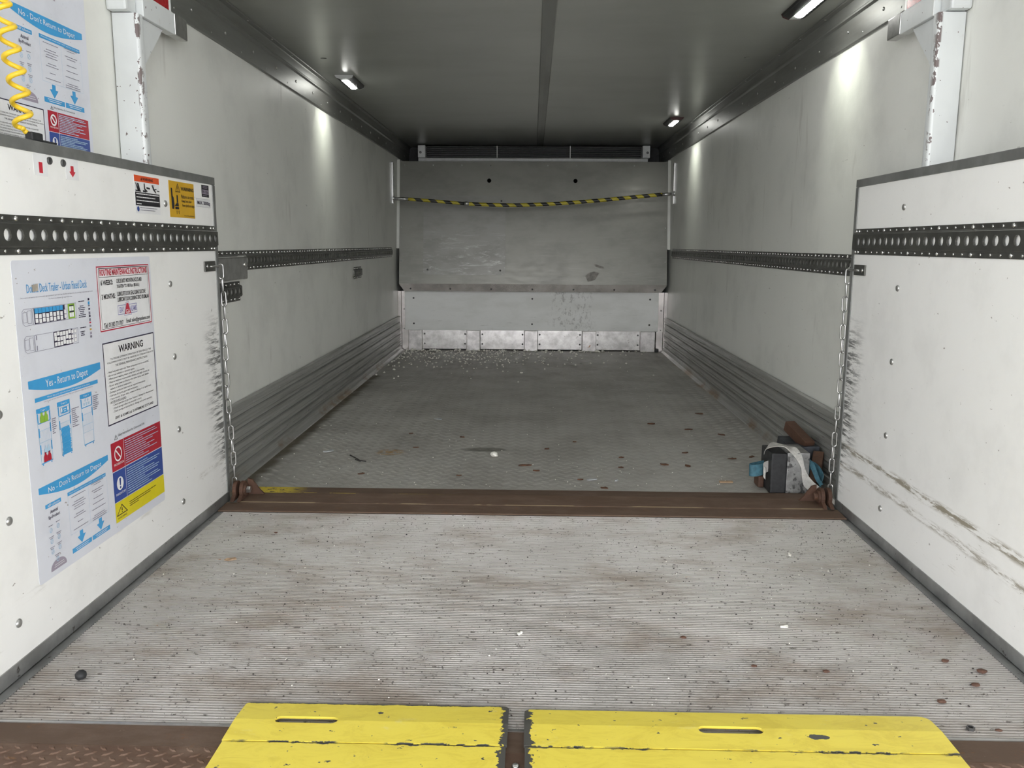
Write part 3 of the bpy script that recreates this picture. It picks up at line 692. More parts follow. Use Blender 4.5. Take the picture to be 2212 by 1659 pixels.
# ------------------------------------------------------------------ lift posts
def rbox_post(sg):
    x0, x1, y0, y1, r = 1.168, 1.247, 2.602, 2.642, .010; P = []
    for cx, cy, a in ((x1-.003, y1-.003, 0), (x0+r, y1-r, 90), (x0+r, y0+r, 180), (x1-.003, y0+.003, 270)):
        q = r if cx < 1.2 else .003
        for i in range(5): tt = math.radians(a+90*i/4); P.append((cx+q*math.cos(tt), cy+q*math.sin(tt)))
    P = [(sg*x, y) for x, y in P]
    return P if sg > 0 else P[::-1]
for sg in (-1, 1):
    lab = 'chipped white steel lift post beside the upper poster' if sg < 0 else 'chipped white steel lift post behind the scraped panel'
    t = thing('lift_post', lab, 'post', (sg*1.21, 2.62, 0))
    B().prism(rbox_post(sg), 'Z', -.06, 1.640).build('post', 'post_paint', t, smooth=True, auto=.6)
    def bxx(a, b, *r): return B().box(min(sg*a, sg*b), max(sg*a, sg*b), *r)
    bxx(1.188, 1.249, 2.575, 2.640, 1.642, 2.4).build('upper_post', 'post_paint', t, bevel=.008)
    bxx(1.168, 1.198, 2.643, 2.868, 1.6385, 1.706).build('arm', 'post_paint', t, bevel=.003)
    bxx(1.166, 1.199, 2.869, 2.966, 1.6400, 1.7075).build('arm_tip', 'zinc', t, bevel=.004)
    B().prism([(2.6425, 1.488), (2.6425, 1.6380), (2.80, 1.6380)][::sg], 'X', min(sg*1.180, sg*1.186), max(sg*1.180, sg*1.186)).build('gusset', 'post_paint', t)
    rp = thing('reflector_panel', 'plain red reflective panel above the post arm near the upper poster' if sg < 0 else 'crinkled red reflective panel above the post arm behind the scraped panel', 'reflector', (sg*1.21, 2.8, 1.71))
    bxx(1.205, 1.212, 2.645, 2.918, 1.66, 2.3).build('red_sheet', 'red_reflect', rp)
    bxx(1.2045, 1.2125, 2.919, 2.934, 1.66, 2.3).build('white_edge', 'white_panel', rp)

# ------------------------------------------------------------------ ceiling lamps
def lamp(x, y0, y1, cap, label):
    sg = 1 if x > 0 else -1
    t = thing('ceiling_lamp', label, 'lamp', (x, (y0+y1)/2, 1.87))
    def sec(w0, w1, zl): return [(x-w0, 1.8995), (x-w1, zl), (x+w1, zl), (x+w0, 1.8995)]
    B().prism([(x-.052, 1.8995), (x+.052, 1.8995), (x+.044, 1.887), (x+.022, 1.879), (x-.022, 1.879), (x-.044, 1.887)], 'Y', y0+.012, y1-.012).build('housing', 'lamp_black', t)
    for i in range(7):
        for s in (-1, 1):
            xx = x+s*(.0255+i*.0036); zz = 1.8792+i*.0016
            B().box(xx-.0007, xx+.0007, y0+.013, y1-.013, zz-.0012, zz+.003).build('cooling_fin', 'lamp_black', t)
    for ya, yb in ((y0, y0+.0115), (y1-.0115, y1)):
        B().prism([(x-.0525, 1.8993), (x+.0525, 1.8993), (x+.0445, 1.886), (x+.0225, 1.878), (x-.0225, 1.878), (x-.0445, 1.886)], 'Y', ya, yb).build('end_cap', cap, t)
    B().box(x-.0215, x+.0215, y0+.012, y1-.012, 1.8762, 1.8788).build('front_plate', 'lamp_grey', t)
    for i in range(6):
        yc = y0+.04+(y1-y0-.12)*i/5
        B().lathe([(.0195, 0), (.0185, .003), (.012, .007), (.0001, .0085)], (x, yc, 1.8762), (0, 0, -1), 14).build('led_lens', 'led_lens', t, smooth=True)
    for i in range(3):
        L = bpy.data.lights.new('lamp_light', 'SPOT'); L.energy = LAMP_W/3; L.color = (.95, 1, .86); L.spot_size = math.radians(62); L.spot_blend = .75; L.shadow_soft_size = .012
        o = bpy.data.objects.new('lamp_light', L); COL.objects.link(o); o.parent = t
        o.location = Vector((x+sg*.0, y0+.08+(y1-y0-.16)*i/2, 1.862))-ORG[t]
        d = Vector((sg*.52, 0, -1)); o.rotation_euler = d.to_track_quat('-Z', 'Y').to_euler()
lamp(-1.062, 4.900, 5.240, 'lamp_grey', 'slim black LED lamp with pale grey end caps on the ceiling')
lamp(1.052, 6.460, 6.800, 'lamp_red_cap', 'slim black LED lamp with dark red end caps near the cooling unit')
lamp(1.056, 3.320, 3.655, 'lamp_red_cap', 'slim black LED lamp with dark red end caps near the post arm')

# ------------------------------------------------------------------ striped restraint pole
def stripe_mat():
    t = NT('hazard_tape'); x, y, z = t.pos()
    k = ((x*1.0+z*1.0+y*.4)/.118).fract()
    col = t.mix((.022, .022, .020), (.50, .42, .035), k.sst(.46, .5)); col = t.mix(col, (.3, .3, .26), t.noise(50, 50, 50, 3, .6).sst(.66, .72, 0, .6))
    MT['hazard_tape'] = t.set(col, .4)
stripe_mat()
pl = thing('restraint_pole', 'sagging pole with yellow and black hazard tape across the bulkhead', 'pole', (0, 7.47, 1.3))
ctl = [(-1.205, 1.359), (-1.01, 1.350), (-.80, 1.333), (-.61, 1.317), (-.27, 1.302), (.05, 1.310), (.393, 1.332), (.791, 1.369), (1.19, 1.409)]
xs = np.linspace(-1.205, 1.19, 60); zs = np.interp(xs, *zip(*ctl)); zs = np.convolve(np.pad(zs, 4, 'edge'), np.ones(9)/9, 'valid')
P = [(a, 7.46+.0*a, b) for a, b in zip(xs, zs)]
B().tube(P[:4], .0135, 12).build('bare_end', 'zinc', pl, smooth=True)
B().tube(P[3:16], .0140, 12).build('inner_tube', 'hazard_tape', pl, smooth=True)
B().tube(P[15:58], .0168, 12).build('outer_tube', 'hazard_tape', pl, smooth=True)
B().tube(P[15:17], .0180, 12).build('collar', 'zinc', pl, smooth=True)
B().tube([(a, b+.0, c-.010) for a, b, c in P[15:58]], .0085, 8).build('underside_strip', 'grey_strap', pl, smooth=True)
B().tube(P[57:], .0135, 12).build('bare_end', 'zinc', pl, smooth=True)
for sg, yy, z0, z1 in ((-1, 7.50, 1.318, 1.665), (1, 7.56, 1.328, 1.672)):
    t = thing('pole_track', 'upright steel track on the wall holding the lower pole end' if sg < 0 else 'upright steel track on the wall holding the higher pole end', 'track', (sg*1.22, yy, z0))
    a, b = sorted((sg*1.2285, sg*1.2175)); Q = B().box(a, b, yy-.026, yy-.0101, z0, z1).box(a, b, yy+.0101, yy+.026, z0, z1)
    for ra, rb_ in zip([z0]+[z0+.06+k*.065 for k in range(5)], [z0+.03+k*.065 for k in range(5)]+[z1]): Q.box(a, b, yy-.0101, yy+.0101, ra, rb_)
    Q.build('track', 'chrome', t)
    B().lathe([(.02, 0), (.02, .012), (.015, .014), (.0001, .0142)], (sg*1.217, 7.46+(0 if sg < 0 else 0), 1.36 if sg < 0 else 1.409), (-sg, 0, 0), 12).build('pole_socket', 'zinc', pl)

# ------------------------------------------------------------------ printing helpers
_tx = {}
def text_poly(s, bold=0.):
    k = (s, bold)
    if k not in _tx:
        c = bpy.data.curves.new('t', 'FONT'); c.body = s; c.size = 1; c.resolution_u = 2; c.offset = bold
        o = bpy.data.objects.new('t', c); COL.objects.link(o); dg = bpy.context.evaluated_depsgraph_get(); dg.update()
        me = bpy.data.meshes.new_from_object(o.evaluated_get(dg)); v = [(q.co.x, q.co.y) for q in me.vertices]; f = [tuple(p.vertices) for p in me.polygons]
        # keep faces turned the same way
        g = []
        for p in f:
            ar = sum(v[p[i]][0]*v[p[(i+1) % len(p)]][1]-v[p[(i+1) % len(p)]][0]*v[p[i]][1] for i in range(len(p))); g.append(p if ar > 0 else p[::-1])
        bpy.data.objects.remove(o); bpy.data.curves.remove(c); bpy.data.meshes.remove(me); _tx[k] = (v, g)
    return _tx[k]
class Art:
    """flat print on a plane x = X (read along +y, up +z)"""
    def __init__(s, parent, X): s.t = parent; s.X = X; s.b = {}
    def bb(s, part, mat, layer):
        return s.b.setdefault((part, mat, layer), B())
    def poly(s, part, mat, pts, layer=1):
        s.bb(part, mat, layer).add([(s.X+layer*.0004, u, v) for u, v in pts], [tuple(range(len(pts)))]); return s
    def rect(s, part, mat, u0, u1, v0, v1, layer=1): return s.poly(part, mat, [(u0, v0), (u1, v0), (u1, v1), (u0, v1)], layer)
    def frame(s, part, mat, u0, u1, v0, v1, w, layer=2):
        P = [(u0, v0), (u1, v0), (u1, v1), (u0, v1), (u0+w, v0+w), (u1-w, v0+w), (u1-w, v1-w), (u0+w, v1-w)]
        s.bb(part, mat, layer).add([(s.X+layer*.0004, u, v) for u, v in P], [(i, (i+1) % 4, 4+(i+1) % 4, 4+i) for i in range(4)])
    def line(s, part, mat, p, q, w, layer=2):
        p = Vector(p); q = Vector(q); d = (q-p).normalized(); n = Vector((-d.y, d.x))*w/2; s.poly(part, mat, [tuple(p-n), tuple(q-n), tuple(q+n), tuple(p+n)], layer)
    def path(s, part, mat, pts, w, layer=2):
        Q = [Vector(q) for q in pts]; closed = (Q[0]-Q[-1]).length < 1e-7
        if closed: Q = Q[:-1]
        n = len(Q); L = []
        for i in range(n):
            a = Q[i-1] if closed or i else Q[i]; b = Q[(i+1) % n] if closed or i < n-1 else Q[i]
            d1 = (Q[i]-a).normalized() if (Q[i]-a).length > 0 else None; d2 = (b-Q[i]).normalized() if (b-Q[i]).length > 0 else None
            d1 = d1 or d2; d2 = d2 or d1; d = (d1+d2).normalized(); nn = Vector((-d.y, d.x)); c = max(.4, nn.dot(Vector((-d1.y, d1.x))))
            L += [Q[i]-nn*w/2/c, Q[i]+nn*w/2/c]
        m = n if closed else n-1
        s.bb(part, mat, layer).add([(s.X+layer*.0004, q.x, q.y) for q in L], [(2*i, 2*((i+1) % n), 2*((i+1) % n)+1, 2*i+1) for i in range(m)])
    def disc(s, part, mat, u, v, r, layer=2, n=20): s.poly(part, mat, [(u+r*math.cos(2*math.pi*i/n), v+r*math.sin(2*math.pi*i/n)) for i in range(n)], layer)
    def ring(s, part, mat, u, v, r, w, layer=2, n=24): s.path(part, mat, [(u+r*math.cos(2*math.pi*i/n), v+r*math.sin(2*math.pi*i/n)) for i in range(n+1)], w, layer)
    def text(s, part, mat, txt, u0, u1, v0, v1, layer=3, bold=0.):
        v, f = text_poly(txt, bold)
        if not v: return
        a = np.array(v); lo = a.min(0); hi = a.max(0); k = ((u1-u0)/(hi[0]-lo[0]), (v1-v0)/(hi[1]-lo[1]))
        s.bb(part, mat, layer).add([(s.X+layer*.0004, u0+(q[0]-lo[0])*k[0], v0+(q[1]-lo[1])*k[1]) for q in v], f)
    def lines(s, part, mat, u0, u1, vtop, dv, h, widths, layer=3, centre=False):
        """unreadably small print: rows of short dashes"""
        rnd = random.Random(int(vtop*1e4)+int(u0*1e4))
        for i, wd in enumerate(widths):
            L = (u1-u0)*wd; a = u0+((u1-u0)-L)/2 if centre else u0; e = a+L; v = vtop-i*dv
            while a < e:
                q = min(e, a+h*(1.2+2.6*rnd.random())); s.rect(part, mat, a, q, v-h, v, layer); a = q+h*.45
    def finish(s, order=()):
        parts = {}
        for (part, mat, layer), b in sorted(s.b.items(), key=lambda kv: kv[0][2]):
            # islands: a few large printed pieces become parts of their own, fine print stays joined
            par = list(range(len(b.v)))
            def fd(i):
                while par[i] != i: par[i] = par[par[i]]; i = par[i]
                return i
            for f in b.f:
                for q in f[1:]: par[fd(q)] = fd(f[0])
            isl = {}
            for f in b.f: isl.setdefault(fd(f[0]), []).append(f)
            nm = part if part not in parts else 'print_'+mat.replace('ink_', '')
            if len(isl) <= 12:
                for fs in isl.values():
                    ids = sorted({i for f in fs for i in f}); mp = {q: k for k, q in enumerate(ids)}
                    o = B().add([b.v[i] for i in ids], [tuple(mp[i] for i in f) for f in fs]).build(nm, mat, parts.get(part, s.t))
                    if part not in parts: parts[part] = o; nm = 'print_'+mat.replace('ink_', '')
            else:
                o = b.build(nm, mat, parts.get(part, s.t)); o['kind'] = 'stuff'
                if part not in parts: parts[part] = o
def tri(u, v, w, h): return [(u-w/2, v), (u+w/2, v), (u, v+h)]
def warn_tri(A, part, mat, u, v, w, h, lw=.0016, layer=3):
    P = tri(u, v, w, h); A.path(part, mat, P+[P[0]], lw, layer); A.rect(part, mat, u-lw*.8, u+lw*.8, v+h*.33, v+h*.68, layer); A.rect(part, mat, u-lw*.8, u+lw*.8, v+h*.14, v+h*.24, layer)
def banner(A, part, txt, u0, u1, vt, ve, vm, tu, tv):
    bot = [(u0+(u1-u0)*t, ve+(vm-ve)*math.sin(math.pi*t)) for t in np.linspace(0, 1, 14)]
    A.poly(part, 'ink_blue', bot+[(u1, vt), (u0, vt)], 1); A.text(part, 'ink_white', txt, tu[0], tu[1], tv[0], tv[1], 3)
def warning_box(A, u0, u1, v0, v1, w=.0035):
    p = 'warning_notice'; H = v1-v0; Wd = u1-u0; f = lambda t: v1-t*H; g = lambda t: u0+t*Wd
    A.rect(p, 'ink_white', u0, u1, v0, v1, 1); A.frame(p, 'ink_navy', u0, u1, v0, v1, w, 2)
    A.text(p, 'ink_black', 'WARNING', g(.28), g(.76), f(.155), f(.065), 3, .02)
    for i, (tx, a, b) in enumerate((('TO ENSURE OPTIMUM OPERATION OF THIS VEHICLE, THE', .12, .92), ('FOLLOWING POINTS MUST BE OBSERVED IN CONJUNCTION WITH', .06, .97), ('THE GENERAL MAINTENANCE INSTRUCTIONS.', .20, .84))):
        A.text(p, 'ink_black', tx, g(a), g(b), f(.222+i*.043), f(.196+i*.043), 3)
    rows = [('- Wash body with water only. Water temperature not to exceed 80C', .05, .86), ('- Do not use solvents or corrosive agents.', .05, .56), ('- When power washing, ensure spray head is kept moving.', .05, .76),
            ('- Observe minimum recommended distance and angle of spray jet.', .05, .86), ('- Do not spray power jet directly onto rubber parts, seals, flexible', .05, .84), ('sealant or electrical components.', .08, .48), ('- Damaged panels and seals must be repaired immediately.', .05, .76),
            ('- Lubricate all moving parts and mechanisms.', .05, .60), ('- Check security of nuts, bolts, screws and fittings on a regular basis.', .05, .88), ('- INTERIOR BULKHEAD:', .05, .36),
            ('- Check operation of gas rams. Replace if damaged or disconnected.', .10, .92), ('- Check carriage rollers run smoothly in tracks.', .10, .66), ('- Check stowage straps/catches for damage and correct operation.', .10, .88)]
    for i, (tx, a, b) in enumerate(rows): A.text(p, 'ink_black', tx, g(a), g(b), f(.378+i*.0405), f(.348+i*.0405), 3)
    A.text(p, 'ink_black', 'GRAY & ADAMS Ltd. DUNFERMLINE SCOTLAND', g(.13), g(.90), f(.945), f(.912), 3, .01)
def safety_box(A, u0, u1, v0, v1):
    p = 'safety_notice'; Wd = u1-u0; H = v1-v0; c = u0+.23*Wd
    r1 = v1-.355*H; r2 = r1-.01*H; b1 = v1-.745*H; b2 = b1-.008*H
    A.rect(p, 'ink_red', u0, u1, r1, v1, 1); A.rect(p, 'ink_royal', u0, u1, b1, r2, 2); A.rect(p, 'ink_yellow', u0, u1, v0, b2, 3)
    A.text(p, 'ink_black', 'Safety Instructions For Commercial Lifts', u0+.14*Wd, u0+.66*Wd, v1+.045*H, v1+.085*H, 3); warn_tri(A, p, 'ink_black', u0+.10*Wd, v1+.03*H, .06*Wd, .055*H, .0010)
    A.rect(p, 'ink_white', c-.0008, c+.0008, r1, v1, 3); A.rect(p, 'ink_white', c-.0008, c+.0008, b1, r2, 3)
    cu = (u0+c)/2; A.ring(p, 'ink_white', cu, v1-.155*H, .085*H, .0045, 4); A.line(p, 'ink_white', (cu-.055*H, v1-.10*H), (cu+.055*H, v1-.21*H), .0045, 4)
    A.text(p, 'ink_white', 'PROHIBITION', u0+.03*Wd, c-.02*Wd, v1-.295*H, v1-.265*H, 4)
    A.disc(p, 'ink_white', cu, r2-.165*H, .085*H, 4); A.poly(p, 'ink_royal', [(cu-.003, r2-.19*H), (cu+.003, r2-.19*H), (cu+.005, r2-.10*H), (cu-.005, r2-.10*H)], 5); A.disc(p, 'ink_royal', cu, r2-.215*H, .004, 5, 10)
    A.text(p, 'ink_white', 'MANDATORY', u0+.03*Wd, c-.02*Wd, r2-.305*H, r2-.275*H, 4)
    A.lines(p, 'ink_pale', c+.02*Wd, u1-.05*Wd, v1-.03*H, .0285*H, .0022, (.9, .95, .5, .98, .8, .6, .85, .7, .92, .5, .66), 4)
    A.lines(p, 'ink_pale', c+.02*Wd, u1-.05*Wd, r2-.03*H, .0285*H, .0022, (.6, .98, .9, .5, .8, .95, .9, .5, .9, .97, .6, .7), 4)
    A.lines(p, 'ink_black', c+.03*Wd, u1-.12*Wd, b2-.075*H, .026*H, .0022, (.9, .7, .3), 4)
    warn_tri(A, p, 'ink_black', cu, b2-.165*H, .19*Wd, .115*H, .0028, 4); A.text(p, 'ink_black', 'WARNING', u0+.03*Wd, c-.03*Wd, b2-.215*H, b2-.19*H, 4)
def dont_block(A, u0, v0, kx, kz):
    """lower left 'No' block; (u0, v0) = left/top reference of the printed block, scaled"""
    U = lambda u: u0+(u-1.879)*kx; Z = lambda z: v0+(z-.400)*kz; p = 'no_return_notice'
    banner(A, p, "No - Don't Return to Depot", U(1.879), U(2.205), Z(.401), Z(.386), Z(.364), (U(1.917), U(2.166)), (Z(.376), Z(.394)))
    A.rect(p, 'ink_blue', U(1.900), U(1.967), Z(.344), Z(.354), 1); A.text(p, 'ink_white', 'ABP collection', U(1.908), U(1.960), Z(.3462), Z(.3522), 3)
    A.rect(p, 'ink_blue', U(1.997), U(2.186), Z(.3465), Z(.356), 1); A.text(p, 'ink_white', "Waste that your delivery driver CAN'T take back to the depot", U(2.003), U(2.182), Z(.3492), Z(.3535), 3)
    A.text(p, 'ink_navy', 'Animal', U(1.917), U(1.949), Z(.328), Z(.3365), 3, .01); A.text(p, 'ink_navy', 'By-Product', U(1.909), U(1.957), Z(.313), Z(.3235), 3, .01)
    for i, (a, b) in enumerate(((1.914, .300), (1.945, .302), (1.914, .272), (1.945, .274), (1.914, .246), (1.945, .248), (1.932, .222))):
        A.lines(p, 'ink_grey', U(a-.011), U(a+.011), Z(b), .004*kz, .0017, (.8,) if i < 2 else (.9, .6), 3, True)
        A.ring(p, 'ink_pale', U(a), Z(b-.0125), .0055*kx, .0014, 3, 10); A.line(p, 'ink_pale', (U(a-.004), Z(b-.016)), (U(a+.004), Z(b-.009)), .0014, 3)
    A.poly(p, 'ink_lav', [(U(1.902), Z(.186))]+[(U(1.936+.034*math.cos(t)), Z(.190+.020*math.sin(t))) for t in np.linspace(math.pi, 0, 12)]+[(U(1.970), Z(.186))], 1)
    A.lines(p, 'ink_white', U(1.912), U(1.962), Z(.199), .005*kz, .0014, (.8, .9), 3, True)
    for c, rows in ((2.045, ((.340, .9), (.325, .6), (.319, .85), (.313, .6), (.307, .7), (.292, .5), (.286, .75), (.270, .35), (.255, .9))), (2.139, ((.346, .85), (.341, .5), (.327, .8), (.321, .55), (.305, .65), (.291, .75), (.276, .9), (.259, .7), (.254, .95), (.249, .95)))):
        for b, wd in rows: A.lines(p, 'ink_grey', U(c-.042), U(c+.042), Z(b), .01, .0017, (wd*.9,), 3, True)
    for u in (1.997, 2.093, 2.189): A.rect(p, 'ink_pale', U(u)-.0003, U(u)+.0003, Z(.246), Z(.346), 2)
    A.rect(p, 'ink_pale', U(1.997), U(2.189), Z(.2455), Z(.2461), 2)
    for c in (2.046, 2.142):
        A.poly(p, 'ink_blue', [(U(c), Z(.210)), (U(c+.0195), Z(.230)), (U(c+.008), Z(.231)), (U(c+.008), Z(.243)), (U(c-.008), Z(.243)), (U(c-.008), Z(.231)), (U(c-.0195), Z(.230))], 1)
    for a, b in ((1.999, 2.0925), (2.097, 2.189)):
        A.rect(p, 'ink_blue', U(a), U(b), Z(.196), Z(.2085), 1); A.lines(p, 'ink_white', U(a+.012), U(b-.012), Z(.2055), .0045*kz, .0016, (.95, .8), 3, True)
# ------------------------------------------------------------------ big poster on the lift panel
ps = thing('information_poster', 'large white poster of loading and return instructions on the lift side panel', 'poster', (-1.1495, 2.19, .172))
XPn = -1.1497
B().prism([(u, v) for u, v in rrect(1.852, 2.536, .172, .931, .008)], 'X', XPn-.0001, XPn+.0006).build('sheet', 'ink_sheet', ps)
A = Art(ps, XPn+.0006)
p = 'loading_plan'
A.text(p, 'ink_blue', 'Double Deck Trailer - Urban Fixed Deck', 1.901, 2.163, .856, .876, 3)
A.poly(p, 'tape_scrap', [(1.922, .858), (1.944, .859), (1.945, .876), (1.921, .874)], 5)
A.text(p, 'ink_grey', 'This is a guide only based on the recommended cages quantities for each trailer type. Quantities and layout may vary according to the various types loaded.', 1.874, 2.190, .8435, .8475, 3)
A.text(p, 'ink_grey', 'The black area denotes the cage fixed areas.', 1.985, 2.090, .8360, .8400, 3)
def truck(v0, plan):
    v1 = v0+.039; c = 'ink_grey'; lw = .0009
    cab = [(1.914, v0+.001), (1.884, v0), (1.876, v0+.006), (1.8745, v0+.020), (1.876, v0+.033), (1.884, v1), (1.914, v1-.001)]
    A.path(p, c, cab+[cab[0]], lw); A.path(p, c, [(1.879, v0+.008), (1.878, v0+.020), (1.879, v0+.031), (1.893, v0+.031), (1.893, v0+.008), (1.879, v0+.008)], lw)
    A.path(p, c, [(1.896, v0+.005), (1.910, v0+.005), (1.910, v0+.034), (1.896, v0+.034), (1.896, v0+.005)], lw)
    A.frame(p, c, 1.916, 2.104, v0, v1, lw)
truck(.782, 0); truck(.7195, 1)
A.rect(p, 'ink_navy', 1.922, 2.052, .7835, .8195, 2)
for i in range(8):
    a = 1.924+i*.0150; A.rect(p, 'ink_blue', a, a+.0138, .8080, .8195, 3)
    for j in range(2): A.rect(p, 'ink_white', a+.001, a+.0122, .7860+j*.0110-(.0015 if i % 2 else 0), .7955+j*.0110-(.0015 if i % 2 else 0), 3)
for j in range(2): A.rect(p, 'ink_white', 2.046, 2.0570, .7865+j*.0115, .7970+j*.0115, 4); A.frame(p, 'ink_lav', 2.046, 2.0570, .7865+j*.0115, .7970+j*.0115, .0008, 5)
A.rect(p, 'ink_green', 2.066, 2.097, .7835, .8200, 2)
for i in range(2):
    for j in range(2): A.rect(p, 'ink_white', 2.071+i*.0105, 2.0805+i*.0105, .7875+j*.0155, .7980+j*.0155, 3)
for j in range(2): A.rect(p, 'ink_navy', 2.0705, 2.092, .7990+j*.0155, .8025+j*.0145, 4)
A.rect(p, 'ink_navy', 1.994, 2.078, .7205, .7580, 2)
for i in range(8):
    for j in range(3):
        a = 1.996+i*.0126; b = .7225+j*.0118+(.0018 if (i*3+j) % 4 == 1 else 0)
        A.rect(p, 'ink_white', a, a+.0108, b, b+.0095, 3)
        if i > 5: A.frame(p, 'ink_lav', a, a+.0108, b, b+.0095, .0007, 4)
for j, b in enumerate((.735, .748)): A.rect(p, 'ink_grey', 1.9215, 1.9245, .722+j*.024, .733+j*.024, 3)
A.lines(p, 'ink_navy', 2.112, 2.148, .824, .0058, .0022, (.8,), 3, True); A.lines(p, 'ink_navy', 2.112, 2.148, .812, .0046, .0022, (.5, .9, .8, .6, .5, .9, .9), 3, True); A.lines(p, 'ink_navy', 2.112, 2.148, .757, .0058, .0022, (.8,), 3, True); A.lines(p, 'ink_navy', 2.114, 2.138, .747, .0046, .0022, (.9, .6, .8), 3, True)
for i, (m, h) in enumerate((('ink_navy', .006), ('ink_blue', .013), ('ink_grey', .004), ('ink_navy', .004), ('ink_grey', .009), ('ink_navy', .005), ('ink_grey', .007), ('ink_crimson', .004), ('ink_grey', .004), ('ink_amber', .004), ('ink_lav', .006), ('ink_grey', .006))):
    z = .829-i*.0088; A.rect(p, m, 2.162, 2.170, z-min(h, .008), z, 3)
# maintenance notice
p = 'maintenance_notice'; u0, u1, v0, v1 = 2.216, 2.522, .734, .9085
A.rect(p, 'ink_white', u0, u1, v0, v1, 1); A.frame(p, 'ink_crimson', u0, u1, v0, v1, .0032, 2); A.frame(p, 'ink_black', u0+.010, u1-.010, v0+.006, v1-.006, .0012, 2)
A.frame(p, 'ink_black', u0+.011, u1-.009, .8785, .9035, .0012, 3); A.text(p, 'ink_crimson', 'ROUTINE MAINTENANCE INSTRUCTIONS', u0+.016, u1-.014, .8825, .9005, 3, .03)
A.text(p, 'ink_black', '6 WEEKS:', 2.234, 2.300, .8575, .8715, 3, .025); A.text(p, 'ink_black', 'CHECK BODY MOUNTING BOLTS AND', 2.320, 2.472, .8600, .8720, 3, .02); A.text(p, 'ink_black', 'TIGHTEN TO 108 N.m. (80 lb.ft.)', 2.320, 2.455, .8435, .8560, 3, .02)
A.text(p, 'ink_black', '3 MONTHS:', 2.234, 2.308, .8195, .8335, 3, .025); A.text(p, 'ink_black', 'LUBRICATE DOOR SEALS USING SILICONE', 2.320, 2.492, .8240, .8360, 3, .02); A.text(p, 'ink_black', 'LUBRICANT DOW.CORNING 200CS OR SIMILAR', 2.320, 2.511, .8085, .8205, 3, .02)
A.frame(p, 'ink_violet', 2.318, 2.432, .7720, .7985, .0016, 2); A.text(p, 'ink_violet', 'GRAY', 2.325, 2.352, .7770, .7935, 3, .01); A.text(p, 'ink_violet', 'ADAMS', 2.391, 2.428, .7770, .7935, 3, .01)
A.poly(p, 'ink_white', [(2.352, .7690), (2.394, .7690), (2.380, .8045), (2.366, .8045)], 4); A.poly(p, 'ink_crimson', [(2.354, .7715), (2.392, .7715), (2.3785, .8020), (2.3675, .8020)], 5); A.text(p, 'ink_white', 'GA', 2.361, 2.385, .7725, .7850, 6, .01); A.path(p, 'ink_violet', [(2.351, .7685), (2.395, .7685), (2.381, .8050), (2.365, .8050), (2.351, .7685)], .0012, 5)
A.text(p, 'ink_black', 'Tel: 01383 731707', 2.236, 2.344, .7430, .7560, 3, .02); A.text(p, 'ink_black', 'Email: sales@grayadams.com', 2.362, 2.510, .7430, .7585, 3, .015)
warning_box(A, 2.2195, 2.527, .4755, .7035)
safety_box(A, 2.224, 2.534, .199, .4255)
# return notice with roll cages
p = 'return_notice'; banner(A, p, 'Yes - Return to Depot', 1.8755, 2.201, .656, .638, .6175, (1.944, 2.134), (.626, .6495))
A.rect(p, 'ink_blue', 1.896, 2.182, .6025, .6125, 1); A.text(p, 'ink_white', 'Waste that your delivery driver CAN take back to the depot', 1.945, 2.140, .6048, .6098, 3); A.text(p, 'ink_grey', 'Label all cages with your store name and number. They must match and the weighbridge docket arrives.', 1.930, 2.155, .5965, .6005, 3)
for ci, (a, wd) in enumerate(((1.897, .0555), (1.984, .0565), (2.0885, .0575))):
    b = a+wd; h = .5865; lo = .4545
    A.poly(p, 'ink_blue', [(a, h-.010), (a+wd*.25, h-.012), (a+wd*.75, h-.012), (b, h-.010), (b, h), (a, h)], 1); A.text(p, 'ink_white', 'Cage %d' % (ci+1), a+.016, b-.016, h-.0085, h-.0035, 3)
    for e in (a+.001, b-.001): A.line(p, 'ink_pale', (e, h-.010), (e+(.004 if e == a+.001 else -.004), lo), .0022)
    for q, z0 in ((a+.003, .553), (b-.003, .553), (a+.004, .518), (b-.004, .524), (a+.005, .478), (b-.005, .481)):
        if ci == 0 or z0 > .5: A.rect(p, 'ink_blue', q-.002, q+.002, z0, z0+.022, 3)
    for z in (.551, .533, .505, .486): A.line(p, 'ink_blue' if z == .551 else 'ink_pale', (a+.003, z), (b-.003, z+.001), .0022 if z == .551 else .0012)
    for k in range(7): A.line(p, 'ink_pale', (a+.010+k*wd*.1, .533), (a+.010+k*wd*.1, .490), .0007)
    A.line(p, 'ink_blue', (a+.004, lo), (b-.004, lo+.001), .0025)
    for q in (a+.010, b-.010): A.disc(p, 'ink_blue', q, lo-.003, .0022, 2, 8)
def bags(m, c, z, k, n):
    for i in range(n):
        u = c+(i-(n-1)/2)*.0165*k; A.poly(p, m, [(u-.0080*k, z), (u+.0080*k, z), (u+.0076*k, z+.014*k), (u+.003*k, z+.0195*k), (u+.0045*k, z+.0245*k), (u-.0045*k, z+.0245*k), (u-.003*k, z+.0195*k), (u-.0076*k, z+.014*k)], 4)
bags('ink_green', 1.9245, .5515, 1.0, 2); bags('ink_pale', 1.9275, .478, .7, 2); bags('ink_red', 1.9260, .4565, .95, 2)
A.rect(p, 'ink_blue', 1.996, 2.032, .556, .571, 3); A.lines(p, 'ink_white', 2.006, 2.022, .567, .005, .0018, (.8, .6), 4, True)
for u in (2.000, 2.028): A.rect(p, 'ink_white', u-.003, u+.003, .561, .570, 4); A.rect(p, 'ink_white', u-.0007, u+.0007, .556, .562, 4)
rnd = random.Random(4)
for k in range(22):
    z = .4575+k*.0030; A.line(p, 'ink_blue', (1.991+rnd.random()*.003, z), (2.034-rnd.random()*.006, z+.0005), .0026+.0006*rnd.random(), 3)
